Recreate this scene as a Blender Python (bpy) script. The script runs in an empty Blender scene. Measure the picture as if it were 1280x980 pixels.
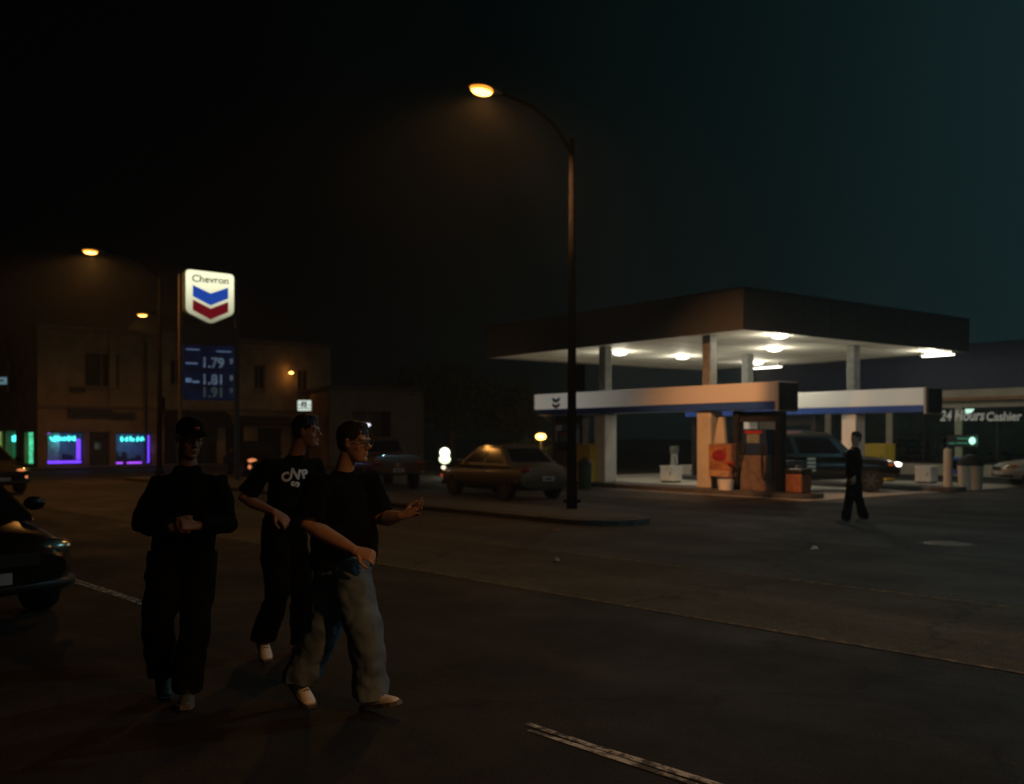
import bpy, bmesh, math, random
from mathutils import Vector, Matrix, Euler
from mathutils.bvhtree import BVHTree
random.seed(7)
R = math.radians
sc = bpy.context.scene
COL = sc.collection

# ------------------------------------------------------------------ helpers
F, HY, CH = 1200.0, 545.0, 1.7          # focal length (photo px), horizon row, eye height
def at(x, y, Y):
    """where the sight line through photo pixel (x, y) is at distance Y"""
    return Vector(((x-640)/F*Y, Y, CH+(HY-y)/F*Y))
def on_ground(x, y, z=0.0):
    Y = F*(CH-z)/(y-HY)
    return Vector(((x-640)/F*Y, Y, z))

class MB:
    def __init__(s): s.v=[]; s.f=[]; s.m=[]
    def add(s, vs, fs, mi=0):
        b=len(s.v); s.v += [Vector(p) for p in vs]
        for f in fs: s.f.append([b+i for i in f]); s.m.append(mi)
    def box(s, x0,x1,y0,y1,z0,z1, mi=0):
        s.add([(x0,y0,z0),(x1,y0,z0),(x1,y1,z0),(x0,y1,z0),(x0,y0,z1),(x1,y0,z1),(x1,y1,z1),(x0,y1,z1)],
              [(3,2,1,0),(4,5,6,7),(0,1,5,4),(1,2,6,5),(2,3,7,6),(3,0,4,7)], mi)
    def prism(s, pts, z0, z1, mi=0):
        n=len(pts)
        s.add([(p[0],p[1],z0) for p in pts]+[(p[0],p[1],z1) for p in pts],
              [list(range(n))[::-1], [n+i for i in range(n)]]+[(i,(i+1)%n,n+(i+1)%n,n+i) for i in range(n)], mi)
    def plate(s, pts, y0, y1, mi=0):
        """outline in x,z pushed from y0 (front) to y1"""
        n=len(pts)
        s.add([(p[0],y0,p[1]) for p in pts]+[(p[0],y1,p[1]) for p in pts],
              [list(range(n)), [n+i for i in range(n)][::-1]]+[(i,n+i,n+(i+1)%n,(i+1)%n) for i in range(n)], mi)
    def loft(s, rings, caps=True, mi=0):
        n=len(rings[0]); vs=[p for r in rings for p in r]; fs=[]
        for k in range(len(rings)-1):
            for i in range(n):
                a=k*n+i; b=k*n+(i+1)%n
                fs.append((a,b,b+n,a+n))
        if caps: fs.append(list(range(n))[::-1]); fs.append([(len(rings)-1)*n+i for i in range(n)])
        s.add(vs,fs,mi)
    def tube(s, pts, rad, seg=10, mi=0, caps=True):
        pts=[Vector(p) for p in pts]
        if not isinstance(rad,(list,tuple)): rad=[rad]*len(pts)
        rings=[]; up=None
        for i,p in enumerate(pts):
            t=(pts[min(i+1,len(pts)-1)]-pts[max(i-1,0)]).normalized()
            if up is None:
                up=Vector((0,0,1)) if abs(t.z)<.9 else Vector((1,0,0))
            a=t.cross(up).normalized(); b=a.cross(t).normalized(); up=b
            rings.append([p+(a*math.cos(2*math.pi*k/seg)+b*math.sin(2*math.pi*k/seg))*rad[i] for k in range(seg)])
        s.loft(rings,caps,mi)
    def ball(s, c, r, seg=12, rng=8, rot=None, mi=0):
        if not isinstance(r,(list,tuple)): r=(r,r,r)
        c=Vector(c); rings=[]
        for j in range(rng+1):
            th=math.pi*(j/rng); th=min(max(th,.02),math.pi-.02)
            ring=[]
            for k in range(seg):
                ph=2*math.pi*k/seg
                p=Vector((r[0]*math.sin(th)*math.cos(ph), r[1]*math.sin(th)*math.sin(ph), -r[2]*math.cos(th)))
                if rot: p=rot@p
                ring.append(c+p)
            rings.append(ring)
        s.loft(rings,True,mi)
    def cyl(s, c, r, h, seg=20, r2=None, axis='z', mi=0):
        c=Vector(c); d={'x':Vector((1,0,0)),'y':Vector((0,1,0)),'z':Vector((0,0,1))}[axis]
        s.tube([c,c+d*h],[r,r if r2 is None else r2],seg,mi)
    def mesh(s, name, mats, smooth=False):
        me=bpy.data.meshes.new(name); me.from_pydata([tuple(v) for v in s.v],[],s.f)
        bm=bmesh.new(); bm.from_mesh(me); bmesh.ops.recalc_face_normals(bm,faces=bm.faces); bm.to_mesh(me); bm.free()
        for m in (mats if isinstance(mats,(list,tuple)) else [mats]): me.materials.append(m)
        if len(set(s.m))>1: me.polygons.foreach_set('material_index',s.m)
        if smooth: me.polygons.foreach_set('use_smooth',[True]*len(me.polygons))
        me.update(); return me
    def build(s, name, mats, parent=None, smooth=False, bevel=0, angle=None):
        o=bpy.data.objects.new(name,s.mesh(name,mats,smooth)); COL.objects.link(o)
        if parent: o.parent=parent
        if bevel:
            b=o.modifiers.new('bevel','BEVEL'); b.width=bevel; b.segments=2; b.limit_method='ANGLE'; b.angle_limit=R(40)
        if angle:
            o.data.set_sharp_from_angle(angle=R(angle))
        return o

def tag(o, label=None, cat=None, group=None, kind=None):
    if label: o['label']=label
    if cat: o['category']=cat
    if group: o['group']=group
    if kind: o['kind']=kind
    return o
def thing(name, label, cat, loc=(0,0,0), rotz=0, group=None):
    o=bpy.data.objects.new(name,None); COL.objects.link(o); o.empty_display_size=.2
    o.location=loc; o.rotation_euler=(0,0,rotz)
    return tag(o,label,cat,group)
def dup(root, loc, rotz, label=None, group=None):
    def cp(o,par):
        c=o.copy(); COL.objects.link(c)
        if par: c.parent=par
        for ch in list(o.children): cp(ch,c)
        return c
    r=cp(root,None); r.location=loc; r.rotation_euler=(0,0,rotz)
    if label: r['label']=label
    if group: r['group']=group
    return r
def lamp(name, kind, loc, energy, color, parent=None, size=.15, spot=None, blend=.6, rot=(0,0,0)):
    l=bpy.data.lights.new(name,kind); l.energy=energy; l.color=color
    if kind=='SPOT': l.spot_size=R(spot or 150); l.spot_blend=blend
    if kind in('SPOT','POINT'): l.shadow_soft_size=size
    if kind=='AREA': l.size=size
    o=bpy.data.objects.new(name,l); COL.objects.link(o); o.location=loc; o.rotation_euler=rot
    if parent: o.parent=parent
    return o
def baked(o, *mods):
    """apply the object's modifiers into a plain mesh"""
    dg=bpy.context.evaluated_depsgraph_get(); dg.update()
    me=bpy.data.meshes.new_from_object(o.evaluated_get(dg)); me.name=o.name
    o.modifiers.clear(); old=o.data; o.data=me
    return o
def text(name, s, size, mat, parent, loc, rot=(R(90),0,0), extrude=.004, align='CENTER', shear=0, scx=1, bold=0):
    c=bpy.data.curves.new(name,'FONT'); c.body=s; c.size=size; c.extrude=extrude; c.align_x=align; c.align_y='CENTER'
    c.shear=shear; c.offset=bold; c.resolution_u=3
    t=bpy.data.objects.new(name+'_curve',c); COL.objects.link(t)
    dg=bpy.context.evaluated_depsgraph_get(); dg.update()
    me=bpy.data.meshes.new_from_object(t.evaluated_get(dg)); me.name=name
    bpy.data.objects.remove(t); bpy.data.curves.remove(c)
    me.materials.clear(); me.materials.append(mat)
    o=bpy.data.objects.new(name,me); COL.objects.link(o); o.location=loc; o.rotation_euler=rot; o.scale=(scx,1,1)
    if parent: o.parent=parent
    return o

# ------------------------------------------------------------------ materials
def mat(name, col, rough=.6, metal=0, var=.25, vscale=6, bump=0, bscale=60, col2=None, spec=None, coat=0, detail=6):
    m=bpy.data.materials.new(name); m.use_nodes=True; nt=m.node_tree; p=nt.nodes['Principled BSDF']
    p.inputs['Roughness'].default_value=rough; p.inputs['Metallic'].default_value=metal
    if spec is not None: p.inputs['Specular IOR Level'].default_value=spec
    if coat: p.inputs['Coat Weight'].default_value=coat; p.inputs['Coat Roughness'].default_value=.05
    tc=nt.nodes.new('ShaderNodeTexCoord')
    n=nt.nodes.new('ShaderNodeTexNoise'); n.inputs['Scale'].default_value=vscale; n.inputs['Detail'].default_value=detail
    nt.links.new(tc.outputs['Object'],n.inputs['Vector'])
    r=nt.nodes.new('ShaderNodeValToRGB'); r.color_ramp.elements[0].position=.3; r.color_ramp.elements[1].position=.7
    a=[c*(1-var) for c in col]; b=list(col2) if col2 else [min(1,c*(1+var)) for c in col]
    r.color_ramp.elements[0].color=(*a,1); r.color_ramp.elements[1].color=(*b,1)
    nt.links.new(n.outputs['Fac'],r.inputs['Fac']); nt.links.new(r.outputs['Color'],p.inputs['Base Color'])
    if bump:
        n2=nt.nodes.new('ShaderNodeTexNoise'); n2.inputs['Scale'].default_value=bscale; n2.inputs['Detail'].default_value=5
        nt.links.new(tc.outputs['Object'],n2.inputs['Vector'])
        bp=nt.nodes.new('ShaderNodeBump'); bp.inputs['Strength'].default_value=bump; bp.inputs['Distance'].default_value=.01
        nt.links.new(n2.outputs['Fac'],bp.inputs['Height']); nt.links.new(bp.outputs['Normal'],p.inputs['Normal'])
    return m
def glow(name, col, strength, base=(.02,.02,.02), var=0, vscale=8):
    m=bpy.data.materials.new(name); m.use_nodes=True; nt=m.node_tree; p=nt.nodes['Principled BSDF']
    p.inputs['Base Color'].default_value=(*base,1); p.inputs['Roughness'].default_value=.4
    p.inputs['Emission Color'].default_value=(*col,1); p.inputs['Emission Strength'].default_value=strength
    if var:   # uneven tubes behind the face
        tc=nt.nodes.new('ShaderNodeTexCoord'); n=nt.nodes.new('ShaderNodeTexNoise'); n.inputs['Scale'].default_value=vscale
        nt.links.new(tc.outputs['Object'],n.inputs['Vector'])
        mr=nt.nodes.new('ShaderNodeMapRange'); mr.inputs['From Min'].default_value=.3; mr.inputs['From Max'].default_value=.7
        mr.inputs['To Min'].default_value=strength*(1-var); mr.inputs['To Max'].default_value=strength*(1+var)
        nt.links.new(n.outputs['Fac'],mr.inputs['Value']); nt.links.new(mr.outputs['Result'],p.inputs['Emission Strength'])
    return m
def asphalt(name, base, crack=True, worn=1.5):
    m=bpy.data.materials.new(name); m.use_nodes=True; nt=m.node_tree; p=nt.nodes['Principled BSDF']; L=nt.links.new
    tc=nt.nodes.new('ShaderNodeTexCoord')
    def noise(sc,det=5,ro=.6,mapping=None):
        n=nt.nodes.new('ShaderNodeTexNoise'); n.inputs['Scale'].default_value=sc; n.inputs['Detail'].default_value=det; n.inputs['Roughness'].default_value=ro
        if mapping:
            mp=nt.nodes.new('ShaderNodeMapping'); mp.inputs['Scale'].default_value=mapping; L(tc.outputs['Object'],mp.inputs['Vector']); L(mp.outputs['Vector'],n.inputs['Vector'])
        else: L(tc.outputs['Object'],n.inputs['Vector'])
        return n
    def ramp(src,a,b,ca,cb):
        r=nt.nodes.new('ShaderNodeValToRGB'); r.color_ramp.elements[0].position=a; r.color_ramp.elements[1].position=b
        r.color_ramp.elements[0].color=(*ca,1); r.color_ramp.elements[1].color=(*cb,1); L(src,r.inputs['Fac']); return r
    def mixc(kind,fac,a,b):
        x=nt.nodes.new('ShaderNodeMix'); x.data_type='RGBA'; x.blend_type=kind; x.inputs['Factor'].default_value=fac
        L(a,x.inputs[6]); L(b,x.inputs[7]); return x
    big=ramp(noise(.35,4).outputs['Fac'],.3,.7,[c*.85 for c in base],[c*1.2 for c in base])
    mid=ramp(noise(7,6,.75).outputs['Fac'],.35,.65,(.7,)*3,(1.35,)*3)
    lane=ramp(noise(1,3,.5,(.03,.9,1)).outputs['Fac'],.35,.65,(.62,.62,.62),(1.25,1.25,1.25))
    grain=ramp(noise(60,3,.8).outputs['Fac'],.4,.68,(.3,.3,.3),(2.4,2.4,2.4))
    c=mixc('MULTIPLY',1,big.outputs['Color'],lane.outputs['Color'])
    c=mixc('MULTIPLY',.8,c.outputs[2],grain.outputs['Color'])
    c=mixc('MULTIPLY',.9,c.outputs[2],mid.outputs['Color'])
    if crack:
        v=nt.nodes.new('ShaderNodeTexVoronoi'); v.feature='DISTANCE_TO_EDGE'; v.inputs['Scale'].default_value=.23
        wob=noise(1.7,4); add=nt.nodes.new('ShaderNodeMix'); add.data_type='RGBA'; add.blend_type='ADD'; add.inputs['Factor'].default_value=.9
        L(tc.outputs['Object'],add.inputs[6]); L(wob.outputs['Color'],add.inputs[7]); L(add.outputs[2],v.inputs['Vector'])
        cr=ramp(v.outputs['Distance'],.004,.012,(.55,.55,.55),(1,1,1))
        c=mixc('MULTIPLY',1,c.outputs[2],cr.outputs['Color'])
    L(c.outputs[2],p.inputs['Base Color'])
    rr=ramp(noise(.8,4).outputs['Fac'],.3,.7,(.62,)*3,(.9,)*3); L(rr.outputs['Color'],p.inputs['Roughness'])
    p.inputs['Specular IOR Level'].default_value=.35
    bp=nt.nodes.new('ShaderNodeBump'); bp.inputs['Strength'].default_value=.9; bp.inputs['Distance'].default_value=.012
    L(noise(90,4,.8).outputs['Fac'],bp.inputs['Height']); L(bp.outputs['Normal'],p.inputs['Normal'])
    return m
def worn_paint(name, col, under):
    m=bpy.data.materials.new(name); m.use_nodes=True; nt=m.node_tree; p=nt.nodes['Principled BSDF']; L=nt.links.new
    tc=nt.nodes.new('ShaderNodeTexCoord'); n=nt.nodes.new('ShaderNodeTexNoise'); n.inputs['Scale'].default_value=9; n.inputs['Detail'].default_value=8; n.inputs['Roughness'].default_value=.75
    L(tc.outputs['Object'],n.inputs['Vector'])
    r=nt.nodes.new('ShaderNodeValToRGB'); r.color_ramp.elements[0].position=.46; r.color_ramp.elements[1].position=.56
    r.color_ramp.elements[0].color=(*under,1); r.color_ramp.elements[1].color=(*col,1)
    L(n.outputs['Fac'],r.inputs['Fac']); L(r.outputs['Color'],p.inputs['Base Color']); p.inputs['Roughness'].default_value=.8
    return m
def brick(name, c1, c2, mortar):
    m=bpy.data.materials.new(name); m.use_nodes=True; nt=m.node_tree; p=nt.nodes['Principled BSDF']; L=nt.links.new
    tc=nt.nodes.new('ShaderNodeTexCoord'); mp=nt.nodes.new('ShaderNodeMapping'); mp.inputs['Rotation'].default_value=(R(90),0,0)
    L(tc.outputs['Object'],mp.inputs['Vector'])
    b=nt.nodes.new('ShaderNodeTexBrick'); b.inputs['Scale'].default_value=2.2; b.inputs['Color1'].default_value=(*c1,1); b.inputs['Color2'].default_value=(*c2,1); b.inputs['Mortar'].default_value=(*mortar,1)
    b.inputs['Mortar Size'].default_value=.012; L(mp.outputs['Vector'],b.inputs['Vector'])
    n=nt.nodes.new('ShaderNodeTexNoise'); n.inputs['Scale'].default_value=.7; n.inputs['Detail'].default_value=7; L(tc.outputs['Object'],n.inputs['Vector'])
    r=nt.nodes.new('ShaderNodeValToRGB'); r.color_ramp.elements[0].position=.3; r.color_ramp.elements[0].color=(.55,.55,.55,1); r.color_ramp.elements[1].position=.7; r.color_ramp.elements[1].color=(1.2,1.2,1.2,1)
    L(n.outputs['Fac'],r.inputs['Fac'])
    x=nt.nodes.new('ShaderNodeMix'); x.data_type='RGBA'; x.blend_type='MULTIPLY'; x.inputs['Factor'].default_value=1
    L(b.outputs['Color'],x.inputs[6]); L(r.outputs['Color'],x.inputs[7]); L(x.outputs[2],p.inputs['Base Color']); p.inputs['Roughness'].default_value=.9
    return m

M=dict(
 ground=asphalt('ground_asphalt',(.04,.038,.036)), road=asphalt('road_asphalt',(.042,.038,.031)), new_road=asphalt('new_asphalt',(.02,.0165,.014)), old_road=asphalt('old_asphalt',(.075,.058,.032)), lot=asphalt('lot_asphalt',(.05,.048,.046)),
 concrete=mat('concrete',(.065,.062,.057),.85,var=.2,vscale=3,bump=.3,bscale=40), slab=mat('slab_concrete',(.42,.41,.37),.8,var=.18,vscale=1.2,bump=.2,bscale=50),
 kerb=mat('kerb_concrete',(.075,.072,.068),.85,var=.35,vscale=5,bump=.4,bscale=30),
 white_line=worn_paint('white_line_paint',(.7,.68,.62),(.09,.085,.075)), yellow_line=worn_paint('yellow_line_paint',(.26,.15,.03),(.04,.037,.033)),
 pole=mat('weathered_pole',(.007,.0068,.0065),.95,0,spec=.03,var=.3,vscale=8), dark_metal=mat('dark_metal',(.03,.03,.032),.45,.3),
 lamp_body=mat('lamp_housing',(.2,.2,.19),.5,.3), sodium=glow('sodium_lens',(1,.48,.1),8), sodium_rim=glow('sodium_refractor',(1,.33,.03),1.6), white_lens=glow('canopy_lens',(1,.93,.78),7),
 stucco=mat('brown_stucco',(.33,.22,.13),.9,var=.3,vscale=1.1,bump=.5,bscale=35), brick=brick('brown_brick',(.3,.18,.1),(.22,.13,.08),(.3,.26,.2)),
 trim=mat('painted_trim',(.2,.13,.085),.7), dark_glass=mat('dark_glass',(.012,.014,.016),.06,var=.3,vscale=2,spec=.2),
 roofing=mat('flat_roofing',(.04,.04,.04),.9), awning=mat('dark_awning_canvas',(.012,.011,.011),.9), shutter=mat('dark_shutter',(.05,.045,.04),.7),
 cream=mat('cream_paint',(.55,.5,.4),.7,var=.12,vscale=2), white_paint=mat('white_paint',(.75,.74,.7),.5,var=.08,vscale=3),
 fascia=mat('canopy_fascia',(.05,.05,.043),.6,var=.15,vscale=1.5), soffit=mat('canopy_soffit',(.72,.72,.64),.7,var=.1,vscale=.8),
 navy=mat('navy_panel',(.012,.03,.085),.5,var=.2), blue_band=mat('blue_band',(.03,.09,.4),.4,var=.1), red=mat('red_plastic',(.35,.03,.025),.4), orange=mat('orange_plastic',(.28,.11,.05),.5,var=.3),
 yellow=mat('yellow_panel',(.55,.4,.04),.5,var=.15,vscale=3), green=mat('green_plastic',(.02,.06,.045),.5), grey=mat('grey_steel',(.25,.25,.25),.4,.6), lightgrey=mat('light_grey_paint',(.5,.51,.5),.5,var=.1),
 black=mat('black_rubber',(.012,.012,.012),.7), black_gloss=mat('black_gloss',(.01,.01,.01),.2),
 skin=mat('skin',(.5,.29,.19),.55,var=.12,vscale=14), skin2=mat('tanned_skin',(.46,.25,.17),.55,var=.12,vscale=14), hair=mat('dark_hair',(.018,.012,.009),.55,var=.5,vscale=60,bump=.8,bscale=160),
 tee=mat('black_cotton',(.007,.007,.0075),.95,var=.3,vscale=25,bump=.3,bscale=300,spec=.06), jacket=mat('black_jacket',(.0035,.0035,.004),.9,var=.3,vscale=20,spec=.05),
 jeans=mat('blue_denim',(.1,.15,.22),.9,var=.35,vscale=5,bump=.3,bscale=250,col2=(.17,.24,.32)), dark_trousers=mat('black_trousers',(.005,.005,.0055),.9,var=.3,vscale=10,spec=.05),
 shoe=mat('white_leather',(.72,.68,.62),.5,var=.15,vscale=15), sole=mat('shoe_sole',(.12,.115,.11),.8), dark_shoe=mat('dark_shoe',(.06,.06,.045),.6), eye=mat('eye_white',(.6,.58,.55),.2), iris=mat('eye_dark',(.02,.013,.01),.1),
 print_white=mat('shirt_print',(.85,.83,.8),.8,var=.1), steel=mat('polished_steel',(.5,.5,.5),.18,1.0),
 rim=mat('alloy_rim',(.1,.1,.1),.45,.6), plate=mat('number_plate',(.4,.42,.45),.4), plate_ink=mat('plate_ink',(.02,.03,.12),.5),
 headlight=mat('headlight_glass',(.75,.72,.62),.14,.95,var=.4,vscale=18,bump=.5,bscale=25), tail=mat('tail_lens',(.16,.01,.01),.2,spec=.5), amber=mat('amber_lens',(.5,.16,.02),.15),
 leaf=mat('leaf',(.05,.075,.025),.6,var=.4,vscale=3), bark=mat('bark',(.09,.065,.045),.9,var=.3,vscale=10,bump=.6,bscale=30),
 paper=mat('paper_litter',(.6,.57,.5),.8), iron=mat('cast_iron',(.12,.12,.125),.45,.6,var=.3,vscale=20),
 patch=mat('tar_patch',(.024,.022,.02),.95,var=.3,vscale=8,spec=.05),
)

# ------------------------------------------------------------------ axes of the place
ROAD=math.atan2(-.735,.678)          # local x runs down the road to the right of the picture, local y across it to the station
STN=math.atan2(-.8,.6)               # the station's rows
O_STN=Vector((7.29,26.25,0))
rd=Matrix.Rotation(ROAD,4,'Z'); rdi=rd.inverted()
st=Matrix.Translation(O_STN)@Matrix.Rotation(STN,4,'Z'); sti=st.inverted()
def S(x,y,z=0): return st@Vector((x,y,z))
def RD(x,y,z=0): return rd@Vector((x,y,z))

# ------------------------------------------------------------------ ground and road
def sheet(name, pts, z, m, rot=None, parent=None):
    mb=MB(); mb.add([(p[0],p[1],z) for p in pts],[list(range(len(pts)))])
    o=mb.build(name,m); 
    if rot is not None: o.matrix_world=rot
    return tag(o,kind='structure')
sheet('ground',[(-500,-500),(500,-500),(500,500),(-500,500)],-.03,M['ground'])
sheet('road',[(-260,.9),(200,.9),(200,13.9),(-260,13.9)],0,M['road'],rd)
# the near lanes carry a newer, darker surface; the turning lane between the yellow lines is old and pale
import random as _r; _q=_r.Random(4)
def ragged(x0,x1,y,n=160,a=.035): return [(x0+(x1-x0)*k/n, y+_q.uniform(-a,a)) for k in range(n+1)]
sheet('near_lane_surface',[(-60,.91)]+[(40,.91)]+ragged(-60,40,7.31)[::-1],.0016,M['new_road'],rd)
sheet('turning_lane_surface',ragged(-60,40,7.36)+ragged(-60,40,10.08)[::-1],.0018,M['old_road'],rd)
sheet('cross_street',[(-50,13.9),(-38,13.9),(-38,160),(-50,160)],.0,M['road'],rd)
# near and far pavements with kerbs
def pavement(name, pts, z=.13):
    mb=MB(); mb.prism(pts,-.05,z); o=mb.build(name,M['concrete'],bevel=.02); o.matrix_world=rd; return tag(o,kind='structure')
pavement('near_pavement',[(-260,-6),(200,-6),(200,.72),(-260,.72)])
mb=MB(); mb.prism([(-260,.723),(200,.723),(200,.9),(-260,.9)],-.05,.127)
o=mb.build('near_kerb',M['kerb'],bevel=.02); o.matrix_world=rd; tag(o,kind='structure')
# the lot of the station, flush with the road at its driveway
lot=[(-37.5,13.9),(200,13.9),(200,90),(-37.5,90)]
sheet('station_lot',lot,.006,M['lot'],rd)
# pavement strip with a rounded end at the driveway
def strip(a0,a1,w0,w1,skew):
    p=[]
    return p
far=[(-37.3,14.05),(-13.0,13.25)]
ang=math.atan2(13.25-14.05,-13+37.3)
end=[(-13+.95*math.cos(t)*1.3, 14.2+.95*math.sin(t)) for t in [R(a) for a in range(-80,91,17)]]
far_in=[(-37.1,14.22),(-13.1,13.42)]+[(-13.1+.8*math.cos(t)*1.3, 14.2+.78*math.sin(t)) for t in [R(a) for a in range(-75,91,15)]]+[(-37.1,16.4)]
pavement('far_pavement',far_in,.13)
mb=MB(); out=far+end+[(-37.3,16.6)]
mb.prism(out,-.05,.115); o=mb.build('far_kerb',M['kerb'],bevel=.02); o.matrix_world=rd; tag(o,kind='structure')
pavement('corner_pavement',[(-120,14.0),(-50.3,14.0),(-50,14.4),(-50,60),(-120,60)],.12)
# forecourt slab under the canopy
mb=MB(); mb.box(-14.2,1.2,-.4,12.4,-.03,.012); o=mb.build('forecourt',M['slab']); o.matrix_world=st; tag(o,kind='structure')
# road markings
def line(name, x0,x1,y,w,m,z=.006, seg=None):
    mb=MB(); n=max(1,int((x1-x0)/.5)); 
    rnd=random.Random(int(y*100)+int(x0*10))
    top=[]; bot=[]
    for i in range(n+1):
        x=x0+(x1-x0)*i/n
        top.append((x,y+w/2+rnd.uniform(-.012,.012),z)); bot.append((x,y-w/2+rnd.uniform(-.012,.012),z))
    vs=top+bot; fs=[(i,i+1,n+1+i+1,n+1+i) for i in range(n)]
    mb.add(vs,fs); o=mb.build(name,m); o.matrix_world=rd; return tag(o,kind='structure')
for x0,x1 in ((-28.5,-26.0),(-21.5,-18.5),(-13.6,-9.15),(-4.1,-1.0),(4,7)):
    line('lane_line',x0,x1,3.895,.045,M['white_line']); line('lane_line',x0+.1,x1,3.825,.045,M['white_line'])
line('yellow_line',-60,60,7.35,.07,M['yellow_line']); line('yellow_line',-60,60,10.1,.07,M['yellow_line'])
# ------------------------------------------------------------------ street lamps
SOD=(1,.42,.09)
def street_lamp(energy):
    t=thing('street_lamp','', 'street lamp')
    mb=MB(); mb.tube([(0,0,0),(0,0,.5),(0,0,4),(0,0,8.0)],[.12,.11,.085,.06],14)
    mb.cyl((0,0,.13),.19,.06,14)
    mb.build('pole',M['pole'],t,True,angle=40)
    mb=MB(); mb.tube([(0,0,7.7),(0,-.5,8.15),(0,-1.2,8.42),(0,-2.0,8.47),(0,-2.25,8.47)],[.05,.045,.04,.035,.035],10); mb.build('arm',M['pole'],t,True)
    mb=MB()
    rings=[]
    for yy,w,h in ((-2.1,.05,.05),(-2.25,.11,.08),(-2.55,.16,.1),(-2.85,.15,.09),(-3.0,.05,.04)):
        rings.append([(w*math.cos(a),yy,8.46+(h*math.sin(a) if math.sin(a)>0 else h*.35*math.sin(a))) for a in [i*2*math.pi/14 for i in range(14)]])
    mb.loft(rings); h=mb.build('lamp_head',M['lamp_body'],t,True)
    mb=MB(); mb.ball((0,-2.62,8.42),(.17,.28,.09),16,10); mb.build('lens',M['sodium_rim'],h,True)
    mb=MB(); mb.ball((0,-2.62,8.395),(.155,.25,.092),16,10); mb.build('bulb',M['sodium'],h,True)
    lamp('lamp_light','SPOT',(0,-2.62,8.3),energy,SOD,t,.12,152,.35)
    mb=MB(); mb.box(.09,.3,-.1,.1,2.55,3.1); mb.build('control_box',M['pole'],t,bevel=.01)
    return t
def place_lamp(t, lamp_px, Hh=8.42):
    pass
L1=street_lamp(560)
L1['label']='tall street lamp lit orange on the kerb in front of the fuel canopy'; L1['group']='street lamps'
yaw=math.atan2(.69,.724)-R(90)
def lamp_base(px,py):  # where the pole stands so that its lit lens is seen there
    Y=F*(8.42-CH)/(HY-py); p=Vector(((px-640)/F*Y,Y,0)); return p+Matrix.Rotation(yaw,3,'Z')@Vector((0,2.62,0))
b=lamp_base(602,120); b.z=.13; L1.location=b; L1.rotation_euler=(0,0,yaw)
b2=lamp_base(113,318); b2.z=.12
L2=dup(L1,b2,yaw,'lit orange street lamp highest at left, above the brown corner building')
for o in list(L2.children):
    if o.type=='LIGHT': o.data=o.data.copy(); o.data.energy=1100; o.data.spot_size=R(168)
b3=lamp_base(178,396); b3.z=.12
L3=dup(L1,b3,yaw,'smaller lit orange street lamp farther off, just left of the tall price sign')
# the lamp over the photographer's pavement that lights the men
b4=RD(10,.3,.13); L4=dup(L1,b4,yaw+math.pi,'street lamp on the near pavement behind the camera'); L4.scale=(1,1.75,1)
for o in L4.children:
    if o.type=='LIGHT': o.data=o.data.copy(); o.data.energy=4400; o.data.color=(1,.43,.12); o.data.spot_size=R(142); o.data.spot_blend=.3
# added spot at the lamp head, warming the band sign and pumps
_hl=Matrix.Translation(b)@Matrix.Rotation(yaw,4,'Z')@Vector((0,-2.62,8.3)); _d=Vector((6.2,27.2,2.0))-_hl
band_fill=lamp('lamp_light','SPOT',_hl,8000,(1,.42,.15),None,.12,40,1); band_fill.rotation_euler=_d.to_track_quat('-Z','Y').to_euler()
# added cool lamp, out of view at far right, tinting air and ground
_p5=Matrix.Rotation(yaw,3,'Z')@Vector((0,2.62,0)); b5=Vector((9.6,11.6,.006))+_p5; L5=dup(L1,b5,yaw,'added bluish white lamp out of view at right, tinting the haze and ground')
cool=glow('added_cool_lens',(.45,.9,1),12)
for o in list(L5.children):
    if o.type=='LIGHT': o.data=o.data.copy(); o.data.energy=850; o.data.color=(.4,.88,1); o.data.spot_size=R(178)
    for c in o.children:
        c.data=c.data.copy(); c.data.materials[0]=cool

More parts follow.
